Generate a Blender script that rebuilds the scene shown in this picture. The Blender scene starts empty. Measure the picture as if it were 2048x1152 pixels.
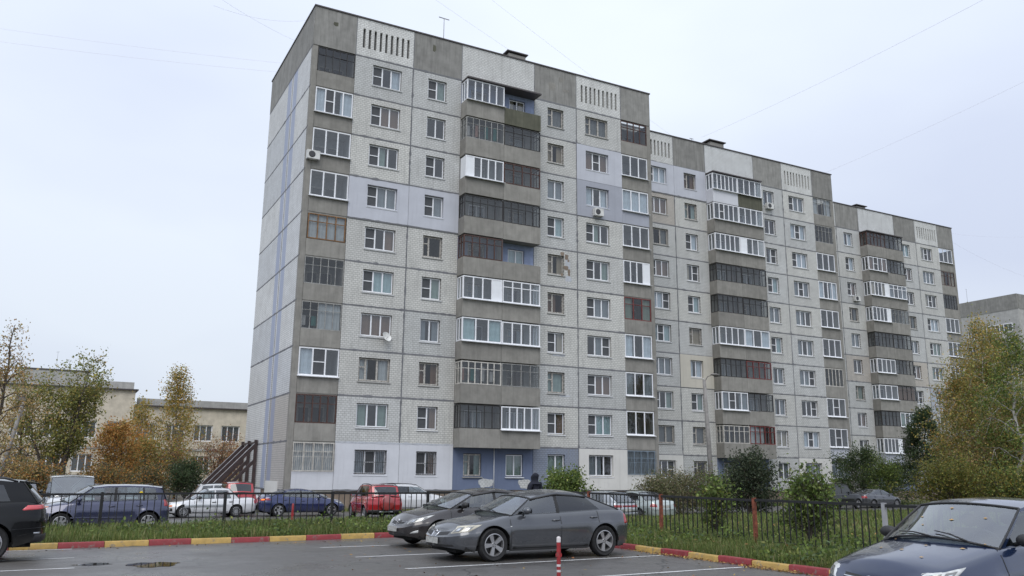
import bpy, bmesh, math, random
import numpy as np
from mathutils import Vector, Matrix
R = math.radians
rnd = random.Random(7)
scene = bpy.context.scene
COL = scene.collection

# ------------------------------------------------------------------ camera
F_PX, PITCH, ROLL, YAW = 1684.3, 0.2181, 0.0093, 0.4893
CAM = Vector((-11.9, -49.92, 1.70))
cd = bpy.data.cameras.new('camera'); cam = bpy.data.objects.new('camera', cd); COL.objects.link(cam)
cd.sensor_width = 36.0; cd.lens = F_PX / 2048 * 36.0; cd.clip_end = 2000; cd.clip_start = 0.1
_r = Vector((math.cos(YAW), -math.sin(YAW), 0)); _f0 = Vector((math.sin(YAW), math.cos(YAW), 0)); _u0 = Vector((0, 0, 1))
_f = _f0 * math.cos(PITCH) + _u0 * math.sin(PITCH); _u = -_f0 * math.sin(PITCH) + _u0 * math.cos(PITCH)
_r2 = _r * math.cos(ROLL) + _u * math.sin(ROLL); _u2 = -_r * math.sin(ROLL) + _u * math.cos(ROLL)
cam.matrix_world = Matrix(((_r2.x, _u2.x, -_f.x, CAM.x), (_r2.y, _u2.y, -_f.y, CAM.y), (_r2.z, _u2.z, -_f.z, CAM.z), (0, 0, 0, 1)))
scene.camera = cam

# ------------------------------------------------------------------ world, sun, exposure
SUN_EL, SUN_AZ = R(52), R(215)          # azimuth clockwise from +Y
world = bpy.data.worlds.new('World'); scene.world = world; world.use_nodes = True
nt = world.node_tree; nt.nodes.clear()
N = nt.nodes.new
out = N('ShaderNodeOutputWorld'); bg = N('ShaderNodeBackground'); bg.inputs[1].default_value = 1.0
sky = N('ShaderNodeTexSky'); sky.sky_type = 'NISHITA'; sky.sun_disc = False; sky.sun_elevation = SUN_EL; sky.sun_rotation = SUN_AZ
sky.air_density = 1.0; sky.dust_density = 2.5
skm = N('ShaderNodeMix'); skm.data_type = 'RGBA'; skm.blend_type = 'MULTIPLY'; skm.inputs[0].default_value = 1.0
skm.inputs[7].default_value = (0.06, 0.06, 0.06, 1); nt.links.new(sky.outputs[0], skm.inputs[6])
tc = N('ShaderNodeTexCoord'); mp = N('ShaderNodeMapping'); mp.inputs['Scale'].default_value = (1.1, 1.1, 2.6)
nz = N('ShaderNodeTexNoise'); nz.inputs['Scale'].default_value = 1.3; nz.inputs['Detail'].default_value = 4; nz.inputs['Roughness'].default_value = 0.45
nt.links.new(tc.outputs['Generated'], mp.inputs[0]); nt.links.new(mp.outputs[0], nz.inputs['Vector'])
cr = N('ShaderNodeValToRGB'); cr.color_ramp.elements[0].position = 0.34; cr.color_ramp.elements[1].position = 0.66
cr.color_ramp.elements[0].color = (0.58, 0.64, 0.785, 1); cr.color_ramp.elements[1].color = (0.735, 0.80, 0.895, 1)
nt.links.new(nz.outputs[0], cr.inputs[0])
sx = N('ShaderNodeSeparateXYZ'); nt.links.new(tc.outputs['Generated'], sx.inputs[0])
el = N('ShaderNodeMapRange'); el.inputs[1].default_value = 0.0; el.inputs[2].default_value = 1.0; el.inputs[3].default_value = 0.92; el.inputs[4].default_value = 1.50
nt.links.new(sx.outputs['Z'], el.inputs[0])
clm = N('ShaderNodeVectorMath'); clm.operation = 'SCALE'; nt.links.new(cr.outputs[0], clm.inputs[0]); nt.links.new(el.outputs[0], clm.inputs['Scale'])
mixc = N('ShaderNodeMix'); mixc.data_type = 'RGBA'; mixc.inputs[0].default_value = 0.92
nt.links.new(skm.outputs[2], mixc.inputs[6]); nt.links.new(clm.outputs[0], mixc.inputs[7])
nt.links.new(mixc.outputs[2], bg.inputs[0]); nt.links.new(bg.outputs[0], out.inputs[0])
sd = bpy.data.lights.new('sun', 'SUN'); sd.energy = 1.5; sd.angle = R(40); sd.color = (1.0, 0.97, 0.92)
sun = bpy.data.objects.new('sun', sd); COL.objects.link(sun)
_sd = Vector((math.sin(SUN_AZ) * math.cos(SUN_EL), math.cos(SUN_AZ) * math.cos(SUN_EL), math.sin(SUN_EL)))
sun.rotation_euler = (-_sd).to_track_quat('-Z', 'Y').to_euler(); sun.location = (-20, -40, 60)
vs = scene.view_settings; vs.view_transform = 'Standard'; vs.look = 'None'; vs.exposure = 0.18; vs.gamma = 1.0
scene.cycles.max_bounces = 8; scene.cycles.transparent_max_bounces = 24

# ------------------------------------------------------------------ materials
MATS = {}
def mat_new(name):
    m = bpy.data.materials.new(name); m.use_nodes = True; m.node_tree.nodes.clear(); MATS[name] = m
    return m, m.node_tree, m.node_tree.nodes.new, m.node_tree.links.new
def coords(N, L, kind='Object', scale=(1, 1, 1)):
    t = N('ShaderNodeTexCoord'); m = N('ShaderNodeMapping'); m.inputs['Scale'].default_value = scale; L(t.outputs[kind], m.inputs[0]); return m.outputs[0]
def mixrgb(N, L, fac, a, b, mode='MIX'):
    x = N('ShaderNodeMix'); x.data_type = 'RGBA'; x.blend_type = mode
    for i, v in ((0, fac), (6, a), (7, b)):
        if hasattr(v, 'is_output'): L(v, x.inputs[i])
        elif i == 0: x.inputs[0].default_value = v
        else: x.inputs[i].default_value = (*v, 1)
    return x.outputs[2]
def noise(N, L, vec, scale, detail=4, rough=0.55, lo=0.35, hi=0.65):
    n = N('ShaderNodeTexNoise'); n.inputs['Scale'].default_value = scale; n.inputs['Detail'].default_value = detail; n.inputs['Roughness'].default_value = rough
    if vec is not None: L(vec, n.inputs['Vector'])
    m = N('ShaderNodeMapRange'); m.inputs[1].default_value = lo; m.inputs[2].default_value = hi; L(n.outputs[0], m.inputs[0]); return m.outputs[0]
def math2(N, L, op, a, b=0.0):
    x = N('ShaderNodeMath'); x.operation = op
    for i, v in enumerate((a, b)):
        if hasattr(v, 'is_output'): L(v, x.inputs[i])
        else: x.inputs[i].default_value = v
    return x.outputs[0]
def finish(N, L, color, rough=0.8, metallic=0.0, spec=0.5, bump=None, bstr=0.3, bdist=0.01, coat=0.0, extra=None):
    p = N('ShaderNodeBsdfPrincipled'); o = N('ShaderNodeOutputMaterial')
    if hasattr(color, 'is_output'): L(color, p.inputs['Base Color'])
    else: p.inputs['Base Color'].default_value = (*color, 1)
    if hasattr(rough, 'is_output'): L(rough, p.inputs['Roughness'])
    else: p.inputs['Roughness'].default_value = rough
    p.inputs['Metallic'].default_value = metallic; p.inputs['Specular IOR Level'].default_value = spec
    p.inputs['Coat Weight'].default_value = coat; p.inputs['Coat Roughness'].default_value = 0.04
    if extra: extra(p)
    if bump is not None:
        b = N('ShaderNodeBump'); b.inputs['Strength'].default_value = bstr; b.inputs['Distance'].default_value = bdist; L(bump, b.inputs['Height']); L(b.outputs[0], p.inputs['Normal'])
    L(p.outputs[0], o.inputs[0]); return p

def objrand(N): return N('ShaderNodeObjectInfo').outputs['Random']
def m_plain(name, c, rough=0.7, metallic=0.0, var=0.12, scale=3.0, spec=0.5, coat=0.0):
    m, t, N, L = mat_new(name); v = coords(N, L)
    n = noise(N, L, v, scale, 5)
    col = mixrgb(N, L, n, tuple(x * (1 - var) for x in c), tuple(min(1, x * (1 + var)) for x in c))
    finish(N, L, col, rough, metallic, spec, coat=coat, bump=n, bstr=0.06, bdist=0.005); return m
def m_tile(name, c, mortar=None, stripe=None, tw=0.25, th=0.13, painted=0.0):
    """small facade tiles laid in courses, x-z plane of the panel"""
    m, t, N, L = mat_new(name); tcn = N('ShaderNodeTexCoord'); s = N('ShaderNodeSeparateXYZ'); L(tcn.outputs['Object'], s.inputs[0])
    cx = N('ShaderNodeCombineXYZ'); L(s.outputs['X'], cx.inputs[0]); L(s.outputs['Z'], cx.inputs[1])
    b = N('ShaderNodeTexBrick'); L(cx.outputs[0], b.inputs['Vector']); b.offset = 0.5; b.inputs['Scale'].default_value = 1.0
    b.inputs['Brick Width'].default_value = tw; b.inputs['Row Height'].default_value = th; b.inputs['Mortar Size'].default_value = 0.016; b.inputs['Mortar Smooth'].default_value = 0.3; b.inputs['Bias'].default_value = 0.0
    b.inputs['Color1'].default_value = (*[x * 0.93 for x in c], 1); b.inputs['Color2'].default_value = (*[min(1, x * 1.05) for x in c], 1)
    mo = mortar or tuple(x * 0.55 for x in c); b.inputs['Mortar'].default_value = (*mo, 1)
    # per-panel tint, soft grime, rain streaks
    orr = objrand(N); tint = N('ShaderNodeValToRGB'); L(orr, tint.inputs[0]); e = tint.color_ramp.elements
    e[0].color = (0.84, 0.85, 0.855, 1); e[1].color = (1.03, 1.02, 0.985, 1); e.new(0.35).color = (0.97, 0.975, 0.98, 1); e.new(0.6).color = (0.92, 0.91, 0.885, 1)
    col = mixrgb(N, L, 1.0, b.outputs[0], tint.outputs[0], 'MULTIPLY')
    off = N('ShaderNodeVectorMath'); off.operation = 'ADD'; L(tcn.outputs['Object'], off.inputs[0])
    sc = N('ShaderNodeVectorMath'); sc.operation = 'SCALE'; sc.inputs[0].default_value = (37, 11, 53); L(orr, sc.inputs['Scale']); L(sc.outputs[0], off.inputs[1])
    g = noise(N, L, off.outputs[0], 0.9, 5, 0.6, 0.35, 0.75); col = mixrgb(N, L, math2(N, L, 'MULTIPLY', g, 0.34), col, (0.31, 0.305, 0.29))
    st = N('ShaderNodeMapping'); st.inputs['Scale'].default_value = (4.0, 1, 0.35); L(off.outputs[0], st.inputs[0])
    g2 = noise(N, L, st.outputs[0], 1.4, 4, 0.6, 0.52, 0.8); col = mixrgb(N, L, math2(N, L, 'MULTIPLY', g2, 0.48), col, (0.24, 0.235, 0.225))
    # a few lost tiles
    vo = N('ShaderNodeTexVoronoi'); vo.inputs['Scale'].default_value = 0.55; L(off.outputs[0], vo.inputs['Vector'])
    lost = math2(N, L, 'LESS_THAN', vo.outputs['Distance'], 0.028); col = mixrgb(N, L, math2(N, L, 'MULTIPLY', lost, 0.8), col, (0.20, 0.18, 0.15))
    if stripe:
        lo, hi, sc_ = stripe
        inside = math2(N, L, 'MULTIPLY', math2(N, L, 'GREATER_THAN', s.outputs['X'], lo), math2(N, L, 'LESS_THAN', s.outputs['X'], hi))
        wear = noise(N, L, off.outputs[0], 6, 5, 0.6, 0.15, 0.4); col = mixrgb(N, L, math2(N, L, 'MULTIPLY', math2(N, L, 'MULTIPLY', inside, wear), 0.85), col, sc_)
    finish(N, L, col, 0.55, bump=b.outputs['Fac'], bstr=-0.35 * (1 - painted), bdist=0.008); return m
def m_concrete(name, c, streak=0.35, scale=1.0, bstr=0.35):
    m, t, N, L = mat_new(name); tcn = N('ShaderNodeTexCoord'); orr = objrand(N)
    off = N('ShaderNodeVectorMath'); off.operation = 'ADD'; L(tcn.outputs['Object'], off.inputs[0])
    sc = N('ShaderNodeVectorMath'); sc.operation = 'SCALE'; sc.inputs[0].default_value = (31, 17, 43); L(orr, sc.inputs['Scale']); L(sc.outputs[0], off.inputs[1])
    n1 = noise(N, L, off.outputs[0], 1.6 * scale, 6, 0.6, 0.3, 0.7); col = mixrgb(N, L, n1, tuple(x * 0.82 for x in c), tuple(x * 1.14 for x in c))
    st = N('ShaderNodeMapping'); st.inputs['Scale'].default_value = (5.0, 5.0, 0.4); L(off.outputs[0], st.inputs[0])
    g2 = noise(N, L, st.outputs[0], 1.2, 4, 0.6, 0.48, 0.78); col = mixrgb(N, L, math2(N, L, 'MULTIPLY', g2, streak), col, tuple(x * 0.45 for x in c))
    g3 = noise(N, L, st.outputs[0], 0.7, 4, 0.6, 0.55, 0.75); col = mixrgb(N, L, math2(N, L, 'MULTIPLY', g3, streak * 0.6), col, tuple(min(1, x * 1.6) for x in c))
    tv = math2(N, L, 'ADD', math2(N, L, 'MULTIPLY', orr, 0.2), 0.9); vm = N('ShaderNodeVectorMath'); vm.operation = 'SCALE'; L(col, vm.inputs[0]); L(tv, vm.inputs['Scale'])
    fn = noise(N, L, off.outputs[0], 60, 4, 0.6); finish(N, L, vm.outputs[0], 0.88, bump=fn, bstr=bstr, bdist=0.006, spec=0.3); return m
def m_glass(name, tint=(0.80, 0.84, 0.84), base=0.10, ior=1.55, rough=0.015):
    m, t, N, L = mat_new(name); o = N('ShaderNodeOutputMaterial'); tr = N('ShaderNodeBsdfTransparent'); tr.inputs[0].default_value = (*tint, 1)
    gl = N('ShaderNodeBsdfGlossy'); gl.inputs['Color'].default_value = (0.95, 0.97, 1, 1); gl.inputs['Roughness'].default_value = rough
    gm = N('ShaderNodeNewGeometry'); dt = N('ShaderNodeVectorMath'); dt.operation = 'DOT_PRODUCT'; L(gm.outputs['Normal'], dt.inputs[0]); L(gm.outputs['Incoming'], dt.inputs[1])
    ca = math2(N, L, 'ABSOLUTE', dt.outputs['Value']); f5 = math2(N, L, 'POWER', math2(N, L, 'SUBTRACT', 1.0, ca), 4.0)
    ab = N('ShaderNodeMapRange'); ab.inputs[3].default_value = base; ab.inputs[4].default_value = min(1.0, .55 + ior * .25); L(f5, ab.inputs[0])
    v = coords(N, L); nb = N('ShaderNodeTexNoise'); nb.inputs['Scale'].default_value = 0.8; L(v, nb.inputs['Vector'])
    bp = N('ShaderNodeBump'); bp.inputs['Strength'].default_value = 0.05; bp.inputs['Distance'].default_value = 0.05; L(nb.outputs[0], bp.inputs['Height'])
    L(bp.outputs[0], gl.inputs['Normal']); mx = N('ShaderNodeMixShader'); L(ab.outputs[0], mx.inputs[0]); L(tr.outputs[0], mx.inputs[1]); L(gl.outputs[0], mx.inputs[2]); L(mx.outputs[0], o.inputs[0]); return m
def m_paint(name, c, metallic=0.35, rough=0.32, dust=0.12, dustc=(0.25, 0.24, 0.22), coat=1.0, spec=.5):
    m, t, N, L = mat_new(name); v = coords(N, L); n = noise(N, L, v, 2.2, 3, 0.5, 0.3, 0.75)
    s = N('ShaderNodeSeparateXYZ'); L(v, s.inputs[0]); low = N('ShaderNodeMapRange'); low.inputs[1].default_value = 0.55; low.inputs[2].default_value = 0.15; L(s.outputs['Z'], low.inputs[0])
    f = math2(N, L, 'MULTIPLY', n, math2(N, L, 'ADD', math2(N, L, 'MULTIPLY', low.outputs[0], 0.35), dust * .7))
    col = mixrgb(N, L, f, c, dustc); rg = math2(N, L, 'ADD', math2(N, L, 'MULTIPLY', f, 0.5), rough * .75)
    finish(N, L, col, rg, metallic, spec, coat=coat); return m
def m_leaf(name, rough=0.6, transl=0.35):
    m, t, N, L = mat_new(name); a = N('ShaderNodeAttribute'); a.attribute_name = 'tint'
    p = N('ShaderNodeBsdfPrincipled'); p.inputs['Roughness'].default_value = rough; L(a.outputs['Color'], p.inputs['Base Color']); p.inputs['Specular IOR Level'].default_value = 0.3
    tl = N('ShaderNodeBsdfTranslucent'); L(a.outputs['Color'], tl.inputs[0]); mx = N('ShaderNodeMixShader'); mx.inputs[0].default_value = transl
    o = N('ShaderNodeOutputMaterial'); L(p.outputs[0], mx.inputs[1]); L(tl.outputs[0], mx.inputs[2]); L(mx.outputs[0], o.inputs[0]); return m
def m_emit(name, c, s):
    m, t, N, L = mat_new(name); e = N('ShaderNodeEmission'); e.inputs[0].default_value = (*c, 1); e.inputs[1].default_value = s; o = N('ShaderNodeOutputMaterial'); L(e.outputs[0], o.inputs[0]); return m

TILEC = (0.62, 0.622, 0.608)
m_tile('tile', TILEC); m_tile('tile_white', (0.70, 0.71, 0.71)); m_tile('tile_beige', (0.54, 0.50, 0.455)); m_tile('tile_blue', (0.23, 0.27, 0.36))
m_tile('tile_grey', (0.47, 0.50, 0.55))
m_tile('end_a', (0.74, 0.75, 0.76), stripe=(0.32, 1.35, (0.30, 0.345, 0.48))); m_tile('end_b', (0.74, 0.75, 0.76), stripe=(-1.35, -0.32, (0.30, 0.345, 0.48)))
m_tile('end_a_low', (0.56, 0.53, 0.50), stripe=(0.32, 1.35, (0.28, 0.31, 0.42)))
def m_render_paint(name, c, crack=0.25):
    m, t, N, L = mat_new(name); v = coords(N, L); n = noise(N, L, v, 0.8, 5, 0.6, 0.35, 0.7); n2 = noise(N, L, v, 7, 6, 0.65, 0.3, 0.7)
    col = mixrgb(N, L, n, tuple(x * 0.92 for x in c), tuple(x * 1.04 for x in c)); st = N('ShaderNodeMapping'); st.inputs['Scale'].default_value = (5, 5, .4); L(v, st.inputs[0])
    g = noise(N, L, st.outputs[0], 1.1, 4, .6, .52, .8); col = mixrgb(N, L, math2(N, L, 'MULTIPLY', g, crack), col, tuple(x * .6 for x in c))
    finish(N, L, col, 0.8, bump=n2, bstr=0.15, bdist=0.01); return m
m_render_paint('paint_pale', (0.52, 0.535, 0.59)); m_render_paint('paint_white', (0.62, 0.63, 0.67)); m_render_paint('paint_offwhite', (0.66, 0.65, 0.62), 0.35); m_render_paint('paint_bluegrey', (0.37, 0.385, 0.44)); m_render_paint('paint_blue', (0.145, 0.18, 0.275)); m_render_paint('paint_cream', (0.56, 0.53, 0.46), 0.35)
m_concrete('concrete', (0.268, 0.258, 0.236)); m_concrete('concrete_attic', (0.265, 0.26, 0.245), 0.6); m_concrete('concrete_light', (0.42, 0.415, 0.40), 0.35); m_concrete('concrete_mossy', (0.12, 0.12, 0.09), 0.6)
m_concrete('sealant', (0.185, 0.188, 0.20), 0.15, 3.0); m_concrete('sealant_light', (0.5, 0.52, 0.56), 0.1, 3.0)
m_concrete('plinth', (0.24, 0.19, 0.15), 0.3); m_concrete('school_wall', (0.62, 0.56, 0.46), 0.12); m_concrete('school_wall_pale', (0.50, 0.47, 0.42), 0.2)
m_plain('flashing', (0.07, 0.06, 0.06), 0.5); m_plain('slot', (0.10, 0.10, 0.10), 0.9); m_plain('vent_metal', (0.10, 0.09, 0.09), 0.6)
m_plain('pvc', (0.80, 0.81, 0.84), 0.35, var=0.04); m_plain('panel_white', (0.78, 0.80, 0.83), 0.4, var=0.03)
m_plain('frame_dark', (0.035, 0.033, 0.033), 0.5); m_plain('frame_grey', (0.30, 0.30, 0.29), 0.6, var=.25); m_plain('frame_wood', (0.21, 0.11, 0.045), 0.6, var=0.3); m_plain('frame_brown', (0.075, 0.035, 0.027), 0.55)
m_plain('frame_red', (0.17, 0.035, 0.03), 0.5); m_plain('frame_old', (0.40, 0.38, 0.35), 0.75, var=0.35, scale=9); m_plain('frame_cream', (0.52, 0.50, 0.46), 0.6, var=0.2); m_plain('frame_blue', (0.20, 0.25, 0.30), 0.6)
m_glass('glass', (0.72, 0.76, 0.78), 0.11); m_glass('glass_old', (0.66, 0.67, 0.66), 0.07, rough=0.04); m_glass('glass_blind', (0.55, 0.6, 0.62), 0.30)
m_plain('foam_and_shade', (.06, .045, .035), .9); m_plain('net', (0.075, 0.079, 0.086), 0.6, spec=0.35); m_plain('room', (0.16, 0.15, 0.14), 0.9); m_plain('room_warm', (0.20, 0.13, 0.09), 0.9); m_plain('loggia_wall', (0.30, 0.30, 0.30), 0.9); m_plain('loggia_wall_blue', (0.26, 0.31, 0.45), .9)
for nm, c in dict(cur_white=(0.58, 0.63, 0.68), cur_grey=(0.24, 0.26, 0.28), cur_teal=(0.40, 0.52, 0.53), cur_cream=(0.42, 0.36, 0.28), cur_green=(0.25, 0.32, 0.28), cur_brown=(.2, .12, .08)).items(): m_plain(nm, c, 0.9, var=0.08)
m_plain('cloth_red', (0.30, 0.04, 0.05), 0.9); m_plain('cloth_teal', (0.05, 0.20, 0.19), 0.9); m_plain('cloth_white', (0.55, 0.55, 0.56), 0.9); m_plain('cloth_dark', (0.012, 0.014, 0.025), 0.95); m_plain('cloth_pink', (.4, .25, .22), .9)
m_plain('skin', (0.45, 0.27, 0.2), 0.6)
m_plain('steel_brown', (0.045, 0.028, 0.027), 0.55, var=.3); m_plain('steel_rust', (0.19, 0.055, 0.03), 0.8, var=.45, scale=14); m_plain('iron_black', (0.012, 0.012, 0.013), 0.45, var=.3); m_plain('iron_grey', (.35, .35, .37), .5)
m_plain('pole_concrete', (0.23, 0.22, 0.21), 0.9, var=.2); m_plain('lamp_metal', (0.16, 0.15, 0.14), 0.5)
m_plain('ac_white', (0.62, 0.62, 0.60), 0.45); m_plain('ac_dark', (0.05, 0.05, 0.055), 0.6); m_plain('wire', (0.70, 0.63, 0.74), 0.6)
m_plain('tar', (0.06, 0.06, 0.062), 0.9); m_plain('bark', (0.075, 0.06, 0.05), 0.9, var=.4, scale=8); m_plain('bark_birch', (0.36, 0.34, 0.32), 0.85, var=.5, scale=6)
# kerb paint
def m_kerb(name, c):
    m, t, N, L = mat_new(name); tcn = N('ShaderNodeTexCoord'); orr = objrand(N); off = N('ShaderNodeVectorMath'); off.operation = 'ADD'; L(tcn.outputs['Object'], off.inputs[0])
    sc = N('ShaderNodeVectorMath'); sc.operation = 'SCALE'; sc.inputs[0].default_value = (31, 17, 43); L(orr, sc.inputs['Scale']); L(sc.outputs[0], off.inputs[1])
    n = noise(N, L, off.outputs[0], 5, 6, .65, .3, .7); col = mixrgb(N, L, n, tuple(x * .72 for x in c), tuple(min(1, x * 1.1) for x in c))
    ch = noise(N, L, off.outputs[0], 9, 6, .7, .56, .64); col = mixrgb(N, L, math2(N, L, 'MULTIPLY', ch, .75), col, (.17, .15, .13)); finish(N, L, col, .6, bump=n, bstr=.2, bdist=.01); return m
m_kerb('kerb_red', (0.25, 0.028, 0.034)); m_kerb('kerb_yellow', (0.46, 0.30, 0.085)); m_kerb('bollard_red', (0.34, 0.025, 0.03)); m_kerb('bollard_white', (0.66, 0.62, 0.62))
# asphalt: damp, patchy
def m_asphalt(name, base=(0.062, 0.060, 0.060)):
    m, t, N, L = mat_new(name); v = coords(N, L); n = noise(N, L, v, 0.45, 6, .6, .35, .68); n2 = noise(N, L, v, 2.2, 6, .6, .35, .7); f = noise(N, L, v, 160, 3, .6, .3, .7)
    col = mixrgb(N, L, n2, tuple(x * .70 for x in base), tuple(x * 1.32 for x in base)); col = mixrgb(N, L, math2(N, L, 'MULTIPLY', n, .5), col, (0.095, 0.085, 0.075)); col = mixrgb(N, L, math2(N, L, 'MULTIPLY', f, .5), col, (0.15, 0.145, 0.14))
    ro = N('ShaderNodeMapRange'); ro.inputs[3].default_value = 0.24; ro.inputs[4].default_value = 0.60; L(n, ro.inputs[0])
    # cracks
    vo = N('ShaderNodeTexVoronoi'); vo.feature = 'DISTANCE_TO_EDGE'; vo.inputs['Scale'].default_value = .23; wv = N('ShaderNodeVectorMath'); wv.operation = 'ADD'; L(v, wv.inputs[0]); nn = N('ShaderNodeTexNoise'); nn.inputs['Scale'].default_value = 1.1; nn.inputs['Detail'].default_value = 6; L(v, nn.inputs['Vector']); L(nn.outputs['Color'], wv.inputs[1]); L(wv.outputs[0], vo.inputs['Vector'])
    crk = math2(N, L, 'LESS_THAN', vo.outputs['Distance'], .004); col = mixrgb(N, L, math2(N, L, 'MULTIPLY', crk, .7), col, (.02, .02, .02))
    finish(N, L, col, ro.outputs[0], bump=f, bstr=.35, bdist=.006); return m
m_asphalt('asphalt', (.078, .075, .074)); m_asphalt('asphalt_lane', (.075, .072, .07))
def m_line(name):
    m, t, N, L = mat_new(name); v = coords(N, L); n = noise(N, L, v, 22, 6, .7, .42, .58); n2 = noise(N, L, v, 2.5, 4, .6, .3, .8)
    w = math2(N, L, 'MULTIPLY', n, n2); col = mixrgb(N, L, w, (0.60, 0.60, 0.60), (0.16, 0.155, 0.15)); finish(N, L, col, .6); return m
m_line('road_paint')
m, t, N, L = mat_new('puddle'); v = coords(N, L); finish(N, L, (0.018, 0.016, 0.013), 0.03, spec=0.9)
m, t, N, L = mat_new('soil'); v = coords(N, L); n = noise(N, L, v, .8, 6); n2 = noise(N, L, v, 25, 5); c = mixrgb(N, L, n, (0.075, 0.095, 0.032), (0.13, 0.13, 0.055)); c = mixrgb(N, L, math2(N, L, 'MULTIPLY', n2, .5), c, (.05, .042, .03)); finish(N, L, c, .95, bump=n2, bstr=.6, bdist=.03)
m_plain('leaf_tan', (.42, .27, .11), .7); m_leaf('leaf'); m_leaf('grass', .55, .3); m_leaf('litter', .7, .1)
# vehicles
m_plain('rubber', (0.014, 0.014, 0.015), 0.75, var=.35, scale=12); m_plain('plastic_black', (0.018, 0.018, 0.019), 0.55); m_plain('under', (0.008, 0.008, 0.008), 0.9); m_plain('seat', (0.05, 0.05, 0.055), 0.9); m_plain('seat_beige', (.25, .22, .18), .9)
m_plain('alloy', (0.42, 0.42, 0.43), 0.38, metallic=.75, var=.1); m_plain('alloy_dark', (0.05, 0.05, 0.052), .5, metallic=.4); m_plain('chrome', (0.65, 0.66, 0.68), 0.15, metallic=1.0, var=.03); m_plain('plate', (0.40, 0.40, 0.38), .5, var=.22, scale=22)
m_glass('car_glass', (0.50, 0.56, 0.56), 0.16, 1.6); m_glass('car_glass_dark', (0.05, 0.055, 0.06), 0.09, 1.6); m_glass('wind_glass', (0.60, 0.67, 0.65), 0.22, 1.7)
m_plain('lamp_clear', (0.52, 0.53, 0.52), 0.12, var=.25, scale=9, coat=1); m_plain('lamp_inner', (.20, .20, .19), .15, metallic=.5, coat=1); m_plain('lamp_yellowed', (0.50, 0.47, 0.38), 0.2, var=.2, scale=9, coat=.6); m_plain('sticker_yellow', (.85, .62, .02), .4, var=.05); m_plain('lamp_red', (0.30, 0.012, 0.014), 0.15, coat=1); m_plain('lamp_pink', (0.55, 0.07, 0.08), 0.15, coat=1); m_plain('lamp_orange', (0.55, 0.15, 0.03), .2, coat=1); m_emit('lamp_lit', (1.0, 0.22, 0.03), 2.2); m_emit('lamp_glow', (1.0, .75, .2), 1.3); m_emit('bulb', (1.0, .8, .5), 2.0)
m_paint('p_grey', (0.072, 0.077, 0.088), .4, .32, .06); m_paint('p_brown', (0.030, 0.026, 0.027), .35, .34, .16, (.16, .145, .135)); m_paint('p_navy', (0.012, 0.024, 0.065), .3, .25, .06); m_paint('p_black', (0.0025, 0.003, 0.004), .0, .25, .01, coat=.45, spec=.15); m_paint('p_purple', (0.034, 0.040, 0.088), .3, .3, .05)
m_paint('p_white', (0.62, 0.63, 0.65), .0, .3, .12); m_paint('p_silver', (0.42, 0.44, 0.46), .5, .35, .12); m_paint('p_blue', (0.012, 0.022, 0.095), .3, .28, .06); m_paint('p_red', (0.36, 0.012, 0.02), .1, .28, .05); m_paint('p_mint', (0.40, 0.45, 0.44), .3, .35, .1); m_paint('p_dark', (.012, .014, .015), .1, .3, .05, coat=.6, spec=.2); m_paint('p_maroon', (.1, .012, .014), .2, .3, .1)

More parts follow.
